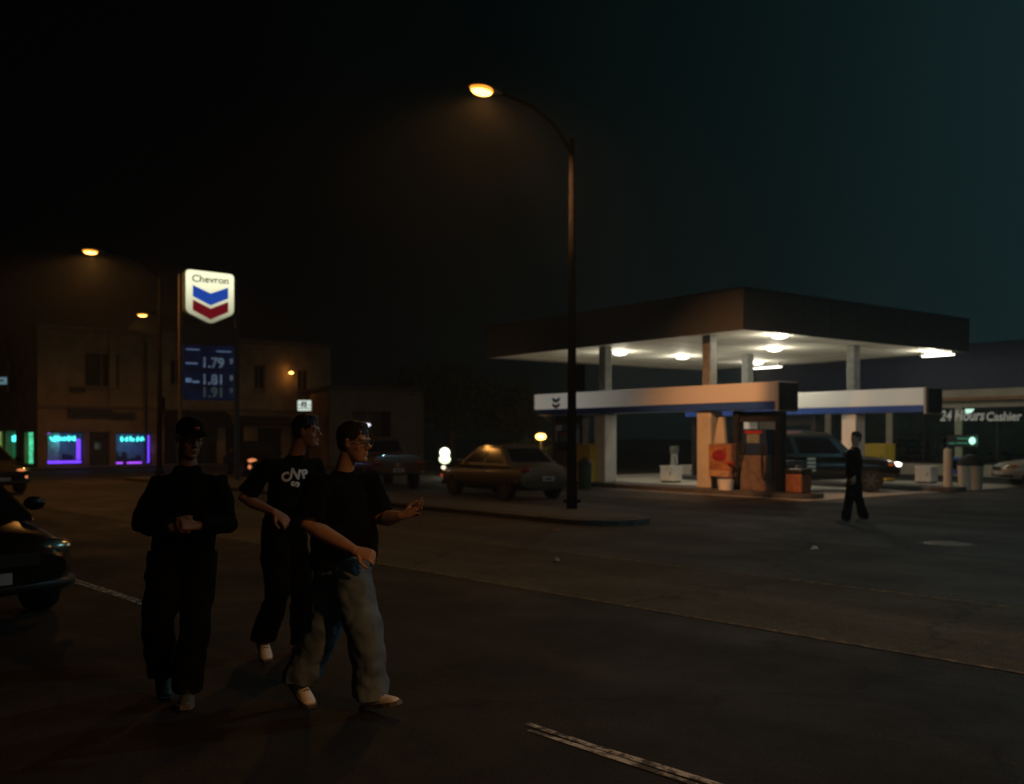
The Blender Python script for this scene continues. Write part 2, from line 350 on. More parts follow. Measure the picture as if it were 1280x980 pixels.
# ------------------------------------------------------------------ price sign
def sign():
    loc=Vector(((263-640)/F*34.4,34.4,.006)); th=R(30)
    t=thing('price_sign','tall roadside fuel price sign with lit shield emblem above blue price panel','sign',loc,th)
    k=34.4/F
    def Z(y): return CH+(HY-y)*k-.006
    def X(x): return (x-263)*k*1.03
    fw=glow('sign_white_face',(1,1,.66),1.05,(.5,.5,.45)); _n=fw.node_tree; _tc=_n.nodes.new('ShaderNodeTexCoord'); _sx=_n.nodes.new('ShaderNodeSeparateXYZ'); _n.links.new(_tc.outputs['Object'],_sx.inputs[0])   # emission painted brighter towards the top of the face
    _mr=_n.nodes.new('ShaderNodeMapRange'); _mr.inputs['From Min'].default_value=Z(400); _mr.inputs['From Max'].default_value=Z(352); _mr.inputs['To Min'].default_value=.28; _mr.inputs['To Max'].default_value=1.15
    _n.links.new(_sx.outputs['Z'],_mr.inputs['Value']); _n.links.new(_mr.outputs['Result'],_n.nodes['Principled BSDF'].inputs['Emission Strength'])
    fb=glow('sign_blue_face',(.02,.1,.62),.55); fr=glow('sign_red_face',(.35,.008,.02),.35); ink=mat('sign_ink',(.015,.02,.05),.5)
    rim=mat('sign_rim',(.25,.28,.2),.5)
    def rounded(pts,r):
        out=[]; n=len(pts)
        for i in range(n):
            p=Vector(pts[i]); a=(Vector(pts[i-1])-p).normalized(); b=(Vector(pts[(i+1)%n])-p).normalized()
            for s in (0,.25,.5,.75,1):
                q=(p+a*r)*(1-s)**2+p*2*s*(1-s)+(p+b*r)*s*s; out.append((q.x,q.y))
        return out
    P=[(234,339),(291,341),(291,391),(263,405),(234,391)]
    mb=MB(); mb.plate(rounded([(X(x)*1.04,Z(y)+ (.03 if y<360 else -.03)) for x,y in P],.18),0,.35); head=mb.build('emblem_box',rim,t,bevel=.02)
    mb=MB(); mb.plate(rounded([(X(x),Z(y)) for x,y in P],.16),-.03,-.003); mb.build('lit_face',fw,head)
    mb=MB(); mb.plate([(X(x),Z(y)) for x,y in ((242,358),(263,367),(284,358),(284,372),(263,382),(242,372))],-.045,-.032); mb.build('blue_chevron',fb,head)
    mb=MB(); mb.plate([(X(x),Z(y)) for x,y in ((242,376),(263,386),(284,376),(284,389),(263,399.5),(242,389))],-.045,-.032); mb.build('red_chevron',fr,head)
    text('lettering','Chevron',.36,ink,head,(0,-.035,Z(350)),bold=.006,scx=1.02)
    mb=MB(); mb.box(X(232.5),X(292),0,.3,Z(500),Z(432)); pan=mb.build('price_panel',glow('price_blue',(.004,.02,.13),.07,(.006,.012,.05),.6,2.5),t,bevel=.02)
    dg=glow('price_digit',(.38,.55,.78),.13,(.25,.28,.32),.6,5); dg3=glow('price_digit_dim',(.3,.45,.4),.06,(.2,.22,.2))
    dim=glow('price_label',(.25,.4,.7),.22,(.3,.3,.35),.4,4); dk=mat('price_divider',(.004,.006,.015),.5)
    for y,s,m in ((454,'1.79',dg),(475,'1.81',dg),(491,'1.91',dg3)):
        text('price',s,.5,m,pan,(X(252),-.006,Z(y)),align='LEFT',scx=.95,bold=.013)
        text('price','9',.25,m,pan,(X(286),-.006,Z(y-3)),align='LEFT',bold=.012)
    for y in (463,484):
        mb=MB(); mb.box(X(233),X(291.5),-.004,-.001,Z(y+1),Z(y-1)); mb.build('divider',dk,pan)
    for x0,x1,y0,y1 in ((234,250,437,438.5),(270,288,438,439.5),(234,248,454,456),(234,241,473.5,478.5),(242,250,476.5,479)):
        mb=MB(); mb.box(X(x0),X(x1),-.006,-.002,Z(y1),Z(y0)); mb.build('grade_strip',dim,pan)
    mb=MB(); mb.box(X(227),X(230.5),.05,.25,0,Z(345)); mb.build('post',M['trim'],t)
    mb=MB(); mb.box(X(294),X(298.5),.05,.25,0,Z(345)); mb.build('post',M['dark_metal'],t)
    mb=MB(); mb.box(X(230.7),X(293.8),.1,.2,Z(431),Z(408)); mb.build('infill_panel',M['dark_metal'],t)
sign()

# ------------------------------------------------------------------ walls with openings
def wall_mb(L,H,T,openings,x0=0,y0=0,z0=0):
    """slab L x H x T along local x, front at y0, holes (xa,xb,za,zb)"""
    xs=sorted({0,L}|{v for o in openings for v in o[:2]}); zs=sorted({0,H}|{v for o in openings for v in o[2:]})
    nx,nz=len(xs)-1,len(zs)-1
    def solid(i,j):
        if not(0<=i<nx and 0<=j<nz): return False
        cx=(xs[i]+xs[i+1])/2; cz=(zs[j]+zs[j+1])/2
        return not any(a<cx<b and c<cz<d for a,b,c,d in openings)
    mb=MB()
    for i in range(nx):
        for j in range(nz):
            if not solid(i,j): continue
            a,b,c,d=xs[i]+x0,xs[i+1]+x0,zs[j]+z0,zs[j+1]+z0; f,k=y0,y0+T
            mb.add([(a,f,c),(b,f,c),(b,f,d),(a,f,d)],[(0,1,2,3)]); mb.add([(a,k,c),(b,k,c),(b,k,d),(a,k,d)],[(3,2,1,0)])
            if not solid(i-1,j): mb.add([(a,f,c),(a,k,c),(a,k,d),(a,f,d)],[(3,2,1,0)])
            if not solid(i+1,j): mb.add([(b,f,c),(b,k,c),(b,k,d),(b,f,d)],[(0,1,2,3)])
            if not solid(i,j-1): mb.add([(a,f,c),(b,f,c),(b,k,c),(a,k,c)],[(3,2,1,0)])
            if not solid(i,j+1): mb.add([(a,f,d),(b,f,d),(b,k,d),(a,k,d)],[(0,1,2,3)])
    return mb
def weld(o):
    bm=bmesh.new(); bm.from_mesh(o.data); bmesh.ops.remove_doubles(bm,verts=bm.verts,dist=.0005); bmesh.ops.recalc_face_normals(bm,faces=bm.faces); bm.to_mesh(o.data); bm.free(); return o

# corner building: facade A along the cross street, facade B along the main road
C0=Vector(((47-640)/F*48,48,0)); TH_A=math.atan2(.678,.735)
def xa(px,C=C0,th=TH_A):   # metres along the facade where photo column px meets it
    dx,dy=math.cos(th),math.sin(th); q=(px-640)/F
    return (q*C.y-C.x)/(dx-q*dy)
def za(px,py,C=C0,th=TH_A):
    Y=C.y+xa(px,C,th)*math.sin(th); return CH+(HY-py)*Y/F
bt=thing('corner_building','brown two storey corner building with purple and cyan neon shop windows','building',(C0.x,C0.y,.0),TH_A)
LA=xa(413); HB=za(100,415)
ops=[]
def op(x0,x1,y0,y1):
    xm=(x0+x1)/2; o=(xa(x0),xa(x1),max(.15,za(xm,y1)),za(xm,y0)); ops.append(o); return o
w_up=[op(106,149,441,484),op(213,229,449,481),op(318,331,456,486),op(262,278,452,484),op(372,386,462,488)]
w_shop=[op(59,105,540,581),op(145,190,541,581)]
door=op(112,137,540,588)
w_dark=[op(205,272,520,583),op(282,305,531,584),op(322,352,535,585),op(364,398,540,584)]
o=weld(wall_mb(LA,HB,.35,ops).build('wall',M['stucco'],bt))
# parapet and string course, butted on
mb=MB(); mb.box(-.06,LA+.06,-.06,.41,HB+.002,HB+.28); mb.build('parapet',M['trim'],bt,bevel=.02)
mb=MB(); z=za(160,512); mb.box(.0,LA,-.14,-.003,z,z+.16); mb.build('string_course',M['trim'],bt,bevel=.02)
for k in (xa(140),xa(184),xa(300)):
    mb=MB(); mb.box(k-.18,k+.18,-.09,-.003,z+.17,HB-.01); mb.build('pilaster',M['stucco'],bt,bevel=.01)
for (a,b_,c,d) in w_up:
    mb=MB(); g=.07
    for q in ((a,b_,c,c+g),(a,b_,d-g,d),(a,a+g,c+g,d-g),(b_-g,b_,c+g,d-g),((a+b_)/2-g/2,(a+b_)/2+g/2,c+g,d-g)): mb.box(q[0],q[1],.12,.2,q[2],q[3])
    f=mb.build('window',M['trim'],bt); 
    mb=MB(); mb.box(a+.01,b_-.01,.21,.23,c+.01,d-.01); mb.build('pane',M['dark_glass'],f)
    mb=MB(); mb.box(a-.1,b_+.1,-.1,-.004,c-.12,c-.01); mb.build('sill',M['trim'],f,bevel=.01)
# lit shop windows: neon tubes inside a shallow display box
purple=glow('purple_neon',(.17,.045,1),1.7,var=.25,vscale=9); magenta=glow('magenta_neon',(.42,.08,1),1.4,var=.2,vscale=7); cyan=glow('cyan_neon',(.08,.9,.85),2.2); blue_in=mat('display_back',(.18,.2,.26),.8,var=.3,vscale=3)
def squiggle(mb,x0,x1,z0,z1,y,r,n,rnd):
    x=x0; w=(x1-x0)/n
    for i in range(n):
        pts=[]
        k=rnd.randint(3,5)
        for j in range(k): pts.append((x+w*(.12+.7*rnd.random()), y+rnd.uniform(-.01,.01), z0+(z1-z0)*(.08+.84*((j%2)*.7+.3*rnd.random()))))
        mb.tube(pts,r,6); x+=w
rnd=random.Random(11)
for i,(a,b_,c,d) in enumerate(w_shop):
    w=b_-a; h=d-c
    mb=MB(); mb.box(a-.05,b_+.05,1.3,1.36,c-.05,d+.05); mb.box(a-.05,a-.01,.36,1.29,c-.05,d+.05); mb.box(b_+.01,b_+.05,.36,1.29,c-.05,d+.05); mb.box(a-.05,b_+.05,.36,1.29,c-.06,c-.055+.04); mb.box(a-.05,b_+.05,.36,1.29,d+.02,d+.05)
    f=mb.build('shop_window',blue_in,bt)
    mb=MB(); g=.05
    for q in ((a,b_,c,c+g),(a,b_,d-g,d),(a,a+g,c+g,d-g),(b_-g,b_,c+g,d-g)): mb.box(q[0],q[1],.1,.2,q[2],q[3])
    mb.build('frame',M['dark_metal'],f)
    mb=MB()
    if i==0:
        mb.box(a+.06,b_-.06,.22,.26,c+.07,c+.2); mb.box(b_-.3,b_-.1,.22,.26,c+.24,d-.35)
    else:
        mb.box(b_-.24,b_-.06,.22,.26,c+.1,d-.14)
    mb.build('neon_border',purple,f,bevel=.02)
    mb=MB()
    if i==1:
        mb.box(a+.05,a+.45,.22,.26,c+.06,c+.15); mb.box(a+.65,b_-.45,.22,.26,c+.06,c+.15)
    else: mb.box(a+.06,a+.22,.22,.26,d-.09,d-.05)
    mb.build('neon_strip',magenta,f,bevel=.02)
    mb=MB(); squiggle(mb,a+(.18 if i==0 else .25),b_-.28,d-.5,d-.16,.25,.036,9 if i==0 else 5,rnd); squiggle(mb,a+.3,b_-.35,d-.5,d-.2,.28,.03,6,rnd); mb.build('neon_lettering',cyan,f,True)
    # dim goods on display
    mb=MB()
    for q in range(6): 
        x=a+.3+(w-.7)*q/5; hh=rnd.uniform(.25,.7); mb.box(x-.12,x+.12,.8,1.0,c,c+hh)
    mb.build('display_goods',M['dark_metal'],f,bevel=.02)
    lamp('neon_light','AREA',((a+b_)/2,.4,d-.3),5,(.2,.5,1),f,.5,rot=(R(35),0,0))
    lamp('neon_light','POINT',(b_-.2,-.12,(c+d)/2),3.0,(.25,.08,1),f,.3)
mb=MB(); a,b_,c,d=door; mb.box(a+.02,b_-.02,.14,.2,c,d-.02); dd=mb.build('door',M['shutter'],bt,bevel=.01)
mb=MB(); mb.box(a+.3,b_-.3,.125,.138,1.0,d-.3); mb.build('pane',M['dark_glass'],dd)
for (a,b_,c,d) in w_dark:
    mb=MB(); mb.box(a+.005,b_-.005,.16,.2,c,d); f=mb.build('shop_shutter',M['dark_glass'],bt)
    mb=MB()
    for q in range(1,4): x=a+(b_-a)*q/4; mb.box(x-.03,x+.03,.12,.158,c,d)
    mb.build('frame',M['dark_metal'],f)
# dark round-topped awning over the third shopfront
a,b_=xa(197),xa(277); zt=za(237,513); rings=[]
for k in range(9):
    t_=k/8*math.pi/2; y=-1.25*math.sin(t_); zz=zt-.95*(1-math.cos(t_)); rings.append([(a,y-.16,zz),(b_,y-.16,zz),(b_,y-.16,zz-.04),(a,y-.16,zz-.04)])
mb=MB(); mb.loft(rings); mb.build('awning',M['awning'],bt)
mb=MB(); a,b_=xa(290),xa(360); zt=za(320,520); mb.add([(a,-.16,zt),(b_,-.16,zt),(b_,-1.3,zt-.5),(a,-1.3,zt-.5),(a,-.16,zt-.05),(b_,-.16,zt-.05),(b_,-1.3,zt-.55),(a,-1.3,zt-.55)],[(0,1,2,3),(7,6,5,4),(0,4,5,1),(1,5,6,2),(2,6,7,3),(3,7,4,0)]); mb.build('awning',M['awning'],bt)
# old wall fittings: drain pipe, small signs, junction boxes
mb=MB(); x=xa(181); mb.tube([(x,-.2,.3),(x,-.2,HB-.3)],.07,8); mb.build('drain_pipe',M['dark_metal'],bt)
for px,py,w,h in ((96,487,.75,.28),(112,517,2.2,.45),(152,520,1.3,.35)):
    x=xa(px); z=za(px,py); mb=MB(); mb.box(x-w/2,x+w/2,-.22,-.15,z-h/2,z+h/2); mb.build('wall_fixture',M['shutter'],bt,bevel=.02)
# roof and the hidden far walls
DB=16.0
mb=MB(); mb.box(0,LA,.36,DB,HB-.35,HB-.15); mb.build('roof',M['roofing'],bt)
mb=MB(); mb.box(0,LA,DB+.01,DB+.3,0,HB); mb.box(LA-.3,LA,.36,DB,0,HB-.36); mb.build('rear_wall',M['stucco'],bt)
# facade B: local -y.. it runs back along the main road; built on the local y axis
def B(x,y): return (x,y)
opsB=[]
C_B=C0; thB=TH_A+R(90)
def xb(px): return xa(px,C0,thB)
def zb(px,py): return za(px,py,C0,thB)
def opB(x0,x1,y0,y1):
    xm=(x0+x1)/2; o=(xb(x1),xb(x0),max(.15,zb(xm,y1)),zb(xm,y0)); opsB.append(o); return o
gw=[opB(33,44,540,580),opB(9,22,539,580),opB(-14,6,539,580)]
upB=[opB(10,22,450,490),opB(-14,0,452,490)]
# a rotated child carries facade B; its local x runs back from the corner
wb=weld(wall_mb(DB,HB,.35,[(DB-b,DB-a,c,d) for a,b,c,d in opsB]).build('wall',M['stucco'],bt))
wb.location=(-.004,DB+.32,0); wb.rotation_euler=(0,0,R(-90))
mb=MB(); mb.box(0,DB,-.06,.38,HB+.002,HB+.28); pb=mb.build('parapet',M['trim'],bt,bevel=.02); pb.location=(-.07,DB+.42,0); pb.rotation_euler=(0,0,R(-90))
grn=glow('green_neon',(.12,1,.5),.7,var=.5,vscale=4); grn2=glow('yellow_green_tube',(.7,.9,.25),.5,var=.4,vscale=3); gback=mat('green_room',(.3,.4,.32),.8)
for i,(a,b_,c,d) in enumerate(gw):
    A,Bq=DB-b_,DB-a
    mb=MB(); mb.box(A-.02,Bq+.02,1.2,1.25,c-.05,d+.05); mb.box(A-.05,A-.02,.36,1.19,c-.05,d+.05); mb.box(Bq+.02,Bq+.05,.36,1.19,c-.05,d+.05); mb.box(A,Bq,.36,1.19,c-.05,c-.01); mb.box(A,Bq,.36,1.19,d+.01,d+.05)
    f=mb.build('shop_window',gback,wb)
    mb=MB(); 
    if i==0: mb.box(A+.05,A+(Bq-A)*.75,.2,.26,c+.02,d-.02)
    elif i==1: mb.box(A+.25,Bq-.15,.5,.56,c+.05,d-.6)
    else: mb.box(A+.1,A+.9,.4,.46,c+.05,d-.05)
    mb.build('light_curtain',grn2 if i==2 else grn,f)
    if i==1:
        mb=MB(); squiggle(mb,A+.2,Bq-.4,d-.6,d-.15,.24,.045,3,rnd); mb.build('neon_lettering',cyan,f,True)
    lamp('neon_light','POINT',((A+Bq)/2,.7,(c+d)/2+.3),3,(.25,1,.5) if i<2 else (.8,1,.4),f,.2)
for (a,b_,c,d) in upB:
    mb=MB(); mb.box(DB-b_+.01,DB-a-.01,.15,.2,c,d); mb.build('window',M['dark_glass'],wb)
# orange wall lamp high on the facade
wl=thing('wall_lamp','small lit orange wall lamp high on the brown corner building','wall lamp')
p=at(364,466,C0.y+xa(364)*math.sin(TH_A)-.45); wl.location=p
mb=MB(); mb.tube([(0,.35,-.1),(0,.1,.08),(0,0,.06)],.025,8); mb.build('bracket',M['dark_metal'],wl,True)
mb=MB(); mb.ball((0,0,0),(.14,.12,.07),14,8); mb.build('lens',M['sodium'],wl,True)
lamp('lamp_light','POINT',(0,-.2,-.25),4,SOD,wl,.15)
# small white lit box sign
sg=thing('box_sign','small white lit box sign with a dark G above the man in the lettered shirt','sign'); p=at(381,507,52); sg.location=p
mb=MB(); mb.box(-.38,.38,-.08,.12,-.3,.3); mb.build('sign_box',M['grey'],sg,bevel=.03)
swf=glow('sign_face_cool',(.85,1,.9),.75,(.4,.4,.4))
mb=MB(); mb.box(-.36,.36,-.1,-.083,-.28,.28); mb.build('sign_face',swf,sg,bevel=.04)
ik=mat('black_ink',(.01,.01,.012),.5)
mb=MB(); mb.box(-.17,-.1,-.106,-.1005,-.08,.2); mb.box(-.1,.12,-.106,-.1005,.14,.2); mb.box(.05,.12,-.106,-.1005,-.1,.14); mb.box(-.33,.33,-.106,-.1005,-.17,-.13); mb.box(.2,.32,-.106,-.1005,0,.04); mb.box(-.32,-.2,-.106,-.1005,.02,.06); mb.build('sign_mark',ik,sg)
text('sign_letter','G',.26,ik,sg,(-.02,-.102,.03),bold=.01)
mb=MB(); mb.tube([(0,.02,-.3),(0,.02,-p.z)],.06,8); mb.build('post',M['dark_metal'],sg)
# sign cut by the left edge
ls=thing('street_sign','pale blue street name sign cut off by the left edge of the picture','sign'); p=at(-4,476,40); ls.location=p
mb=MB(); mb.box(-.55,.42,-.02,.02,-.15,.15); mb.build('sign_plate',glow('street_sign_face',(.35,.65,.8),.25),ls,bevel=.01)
mb=MB(); mb.box(-.45,.3,-.03,-.021,-.03,.04); mb.build('street_name',mat('street_sign_ink',(.08,.12,.2),.5),ls)
mb=MB(); mb.tube([(-.5,.06,-p.z),(-.5,.06,.3)],.05,8); mb.build('post',M['dark_metal'],ls)

# low dark building behind the brown truck
C2=at(412,545,54); C2.z=0
lb=thing('low_building','low dark building with an arched porch beside the corner building','building',C2,R(25))
hb=4.3; opl=[(1.3,3.6,.1,3.1)]
weld(wall_mb(5.6,hb,.3,opl).build('wall',mat('dark_stucco',(.1,.085,.065),.9,var=.3,vscale=1,bump=.4),lb))
mb=MB(); mb.box(-.1,5.7,-.15,8,hb+.005,hb+.25); mb.build('roof',M['roofing'],lb)
mb=MB(); mb.box(0,5.6,7.6,7.9,0,hb); mb.box(5.3,5.6,.31,7.6,0,hb); mb.box(0,.3,.31,7.6,0,hb); mb.build('rear_wall',M['stucco'],lb)
mb=MB(); mb.box(1.3,3.6,1.6,1.7,.1,3.1); mb.build('porch_door',M['shutter'],lb)
pl=thing('porch_lamp','small white lit lamp under the porch behind the man in glasses','lamp'); pl.location=at(459,531,53.2)
mb=MB(); mb.ball((0,0,0),(.2,.2,.09),12,6); mb.build('lens',glow('porch_lens',(.8,.85,1),1.6),pl,True)
mb=MB(); mb.cyl((0,0,.07),.12,.5,10); mb.build('stem',M['dark_metal'],pl)

# ------------------------------------------------------------------ filling station canopy
HS,HT=4.74,5.86
cx0,cx1,cy0,cy1=-13.4,-.94,-.34,11.95
cp=thing('fuel_canopy','large square fuel station canopy with lit pale underside and brown fascia','canopy',O_STN,STN)
mb=MB(); mb.box(cx0+.1,cx1-.1,cy0+.1,cy1-.1,HS,HT-.15); mb.build('roof',[M['roofing']],cp)
mb=MB(); t=.09
mb.box(cx0,cx1,cy0,cy0+t,HS-.06,HT); mb.box(cx0,cx1,cy1-t,cy1,HS-.06,HT); mb.box(cx0,cx0+t,cy0+t,cy1-t,HS-.06,HT); mb.box(cx1-t,cx1,cy0+t,cy1-t,HS-.06,HT)
mb.build('fascia',M['fascia'],cp)
mb=MB()
for k in range(1,9):
    x=cx0+(cx1-cx0)*k/9; mb.box(x-.008,x+.008,cy0-.004,cy0-.001,HS-.05,HT-.01)
    y=cy0+(cy1-cy0)*k/9; mb.box(cx1+.001,cx1+.004,y-.008,y+.008,HS-.05,HT-.01)
mb.box(cx0,cx1,cy0-.03,cy0-.001,HT-.06,HT+.02); mb.box(cx1+.001,cx1+.03,cy0,cy1,HT-.06,HT+.02)
mb.build('fascia_trim',M['dark_metal'],cp)
mb=MB(); mb.box(cx0+.1,cx1-.1,cy0+.1,cy1-.1,HS-.02,HS-.003); mb.build('soffit',M['soffit'],cp)
mb=MB()
for k in range(1,10):
    x=cx0+(cx1-cx0)*k/10; mb.box(x-.012,x+.012,cy0+.12,cy1-.12,HS-.028,HS-.0205)
mb.build('soffit_joint',M['lightgrey'],cp)
cols=[(-2.84,.42),(-7.45,.42),(-2.17,6.75),(-6.6,6.75)]
for i,(x,y) in enumerate(cols):
    mb=MB(); a,b_=.16,.27
    mb.box(x-b_,x+b_,y-b_,y+b_,.152,2.43); mb.box(x-a,x+a,y-a,y+a,2.431,HS-.021,1); 
    mb.build('column',[M['white_paint'] if i!=0 else M['cream'],mat('column_grey',(.2,.21,.2),.5)],cp,bevel=.03)
WARM=(1,.9,.7)
lights=[(775,441),(853,446),(968,436),(989,418),(946,453),(1165,439),(700,444.5)]
for k,(px,py) in enumerate(lights):
    Y=F*(HS-.06-CH)/(HY-py); w=Vector(((px-640)/F*Y,Y,HS-.02)); q=sti@w
    q.x=min(max(q.x,cx0+.5),cx1-.45); q.y=min(max(q.y,cy0+.45),cy1-.45)
    if k<6:
        mb=MB(); mb.cyl((q.x,q.y,HS-.05),.3,.028,20); f=mb.build('ceiling_light',M['lightgrey'],cp)
        mb=MB(); mb.ball((q.x,q.y,HS-.06),(.25,.25,.09),18,8); mb.build('lens',M['white_lens'],f,True)
    if k<6: lamp('canopy_light','POINT',(q.x,q.y,HS-.36),68,WARM,cp,.15)
# long bright fitting near the far corner
for (px,py,ln) in ((958,457.5,1.5),(1190,440.5,1.2)):
    Y=F*(HS-.08-CH)/(HY-py); q=sti@Vector(((px-640)/F*Y,Y,HS))
    q.x=min(max(q.x,cx0+1),cx1-.8); q.y=min(max(q.y,cy0+1),cy1-.35)
    mb=MB(); mb.box(q.x-ln/2,q.x+ln/2,q.y-.14,q.y+.14,HS-.14,HS-.021); f=mb.build('strip_light',M['lightgrey'],cp,bevel=.01)
    mb=MB(); mb.box(q.x-ln/2+.05,q.x+ln/2-.05,q.y-.12,q.y+.12,HS-.17,HS-.141); mb.build('lens',M['white_lens'],f)

# band signs over the two pump rows
sw=glow('band_white',(1,.95,.82),.11,(.72,.7,.64))
sw1=glow('band_white_left_glow',(1,.95,.82),.1,(.72,.68,.62))    # emission painted bright at the left, fading to the right
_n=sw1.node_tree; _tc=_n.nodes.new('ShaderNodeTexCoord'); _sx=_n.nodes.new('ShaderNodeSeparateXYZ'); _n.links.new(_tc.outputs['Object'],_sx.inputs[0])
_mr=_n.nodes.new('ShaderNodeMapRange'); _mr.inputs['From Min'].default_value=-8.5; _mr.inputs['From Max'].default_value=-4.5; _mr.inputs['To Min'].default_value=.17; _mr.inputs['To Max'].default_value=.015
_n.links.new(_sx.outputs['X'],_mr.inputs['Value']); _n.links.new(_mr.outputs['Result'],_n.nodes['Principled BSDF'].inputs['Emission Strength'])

def band(label,x0,x1,y0,emblem):
    t=thing('band_sign',label,'sign',O_STN,STN,'long white band signs over the pump rows')
    y1=y0+.85
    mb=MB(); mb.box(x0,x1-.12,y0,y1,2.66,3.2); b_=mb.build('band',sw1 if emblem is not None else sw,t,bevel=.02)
    mb=MB(); mb.box(x0+.05,x1-.13,y0+.03,y1-.03,2.45,2.657); mb.build('blue_band',M['blue_band'],t,bevel=.01)
    mb=MB(); mb.box(x1-.117,x1-.03,y0-.01,y1+.01,2.38,3.21); mb.build('end_cap',M['cream'],t,bevel=.01)
    mb=MB(); mb.box(x1-.027,x1+.02,y0+.05,y1-.02,2.42,3.17); mb.build('end_panel',M['dark_metal'],t)
    if emblem is not None:
        k=.2; cx=emblem
        eb=mat('emblem_blue',(.03,.08,.35),.4); er=mat('emblem_red',(.4,.03,.03),.4)
        for z,m,nm in ((3.07,eb,'blue_chevron'),(2.87,er,'red_chevron')):
            mb=MB(); mb.plate([(cx-k,z),(cx,z-.09),(cx+k,z),(cx+k,z-.12),(cx,z-.21),(cx-k,z-.12)],y0-.012,y0-.001); mb.build(nm,m,b_)
    return t
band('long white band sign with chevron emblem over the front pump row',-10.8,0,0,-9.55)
band('white band sign over the rear pump row behind the walking figure',-9.4,.68,6.33,None)

# pump islands
def island(label,x0,x1,y0,y1):
    mb=MB(); n=8; r=(y1-y0)/2; c=(y0+y1)/2
    pts=[(x1-r+r*math.cos(a),c+r*math.sin(a)) for a in [R(-90+180*i/n) for i in range(n+1)]]+[(x0+r+r*math.cos(a),c+r*math.sin(a)) for a in [R(90+180*i/n) for i in range(n+1)]]
    mb.prism(pts,.013,.15); o=mb.build('pump_island',M['kerb'],bevel=.02); o.matrix_world=st
    return tag(o,label,'pump island','raised pump islands')
island('front raised concrete pump island under the emblem band sign',-11.6,1.0,-.25,1.1)
island('rear raised concrete pump island behind the dark four wheel drive',-10.4,1.6,6.08,7.43)
# fuel pumps
screen=glow('pump_screen',(.8,.9,.85),.5); 
def pump(label,loc):
    t=thing('fuel_pump',label,'fuel pump',loc,STN,'fuel pumps on the islands')
    mb=MB(); mb.box(-.45,.45,-.28,.28,0,1.0); mb.build('lower_cabinet',mat('pump_cabinet',(.17,.12,.095),.5,var=.35,vscale=5),t,bevel=.02)
    mb=MB(); mb.box(-.42,.42,-.25,.25,1.002,1.75); up=mb.build('upper_cabinet',M['navy'],t,bevel=.03)
    for sy in (-1,1):
        y=sy*.25
        mb=MB(); mb.box(-.22,.22,min(y,y+sy*.02),max(y,y+sy*.02),1.35,1.6); mb.build('display',mat('pump_display',(.2,.22,.2),.2),up)
        mb=MB(); mb.box(-.3,.3,min(y,y+sy*.015),max(y,y+sy*.015),1.62,1.7); mb.build('price_strip',M['red'],up)
        for sx in (-1,1):
            mb=MB(); mb.box(sx*.33-.06,sx*.33+.06,min(y,y+sy*.06),max(y,y+sy*.06),1.05,1.3); nz=mb.build('nozzle',M['black'],t,bevel=.01)
            pts=[(sx*.33,y+sy*.05,1.05),(sx*.4,y+sy*.14,.7),(sx*.44,y+sy*.16,.4),(sx*.47,y+sy*.1,.3),(sx*.49,y+sy*.04,.6),(sx*.48,y,1.4)]
            mb=MB(); mb.tube(pts,.022,8); mb.build('hose',M['black'],nz,True)
    for sx in (-1,1):
        mb=MB(); mb.box(sx*.75-.09,sx*.75+.09,-.14,.14,0,2.28); mb.build('post',M['dark_metal'],t,bevel=.01)
    mb=MB(); mb.box(-.66,.66,-.05,.05,1.95,2.25); mb.build('topper',M['dark_metal'],t)
    return t
p0=pump('fuel pump on the front island between two dark posts, beside the orange column',S(-1.0,.42,.15))
dup(p0,S(-9.3,.42,.15),STN,'fuel pump at the far left end of the front island')
dup(p0,S(-4.4,6.75,.15),STN,'fuel pump on the rear island behind the dark four wheel drive')
dup(p0,S(-8.4,6.75,.15),STN,'fuel pump on the rear island seen right of the white column')
# poster cabinet by the orange column
pc=thing('poster_cabinet','red and brown poster cabinet beside the orange lit column','poster cabinet',S(-2.13,.05,.15),STN)
mb=MB(); mb.box(-.42,.42,.0,.3,.35,1.32); bx=mb.build('cabinet',mat('poster_frame',(.3,.16,.09),.6),pc,bevel=.02)
mb=MB(); mb.box(-.38,.38,-.012,-.001,.58,1.26); mb.build('poster',mat('poster_red',(.4,.09,.04),.5,var=.5,vscale=4,col2=(.5,.25,.1)),bx)
mb=MB(); mb.ball((0,-.014,.98),(.26,.012,.17),18,8); mb.build('poster_motif',mat('poster_motif_red',(.28,.02,.03),.5,var=.4,vscale=6),bx,True)
mb=MB(); mb.box(-.38,.38,-.012,-.001,.38,.55); mb.build('poster_strip',mat('poster_tan',(.5,.3,.16),.6,var=.3,vscale=9),bx)
for sx in (-.33,.33):
    mb=MB(); mb.box(sx-.04,sx+.04,.08,.2,0,.349); mb.build('leg',M['dark_metal'],pc)
mb=MB(); mb.plate([(-.3,1.33),(.12,1.33),(.05,2.1),(-.12,2.1)],.08,.2); mb.build('topper',M['cream'],pc,bevel=.01)
bk=thing('window_bucket','white window washing bucket on the island below the poster cabinet','bucket',S(-1.75,-.12,.15),STN)
mb=MB(); mb.tube([(0,0,0),(0,0,.3)],[.2,.24],18); mb.build('bucket',M['white_paint'],bk,True,angle=40)
mb=MB(); mb.tube([(-.24,0,.28),(-.2,0,.42),(0,0,.48),(.2,0,.42),(.24,0,.28)],.012,6); mb.build('handle',M['grey'],bk,True)
mb=MB(); mb.tube([(.02,.05,.12),(.1,.1,.75)],.015,6); mb.box(-.04,.22,.06,.12,.74,.8); mb.build('squeegee',M['red'],bk)
ob=thing('waste_bin','orange waste bin at the right end of the front island','bin',S(.35,.4,.15),STN)
mb=MB(); mb.box(-.26,.26,-.24,.24,0,.52); mb.build('bin_body',M['orange'],ob,bevel=.05)
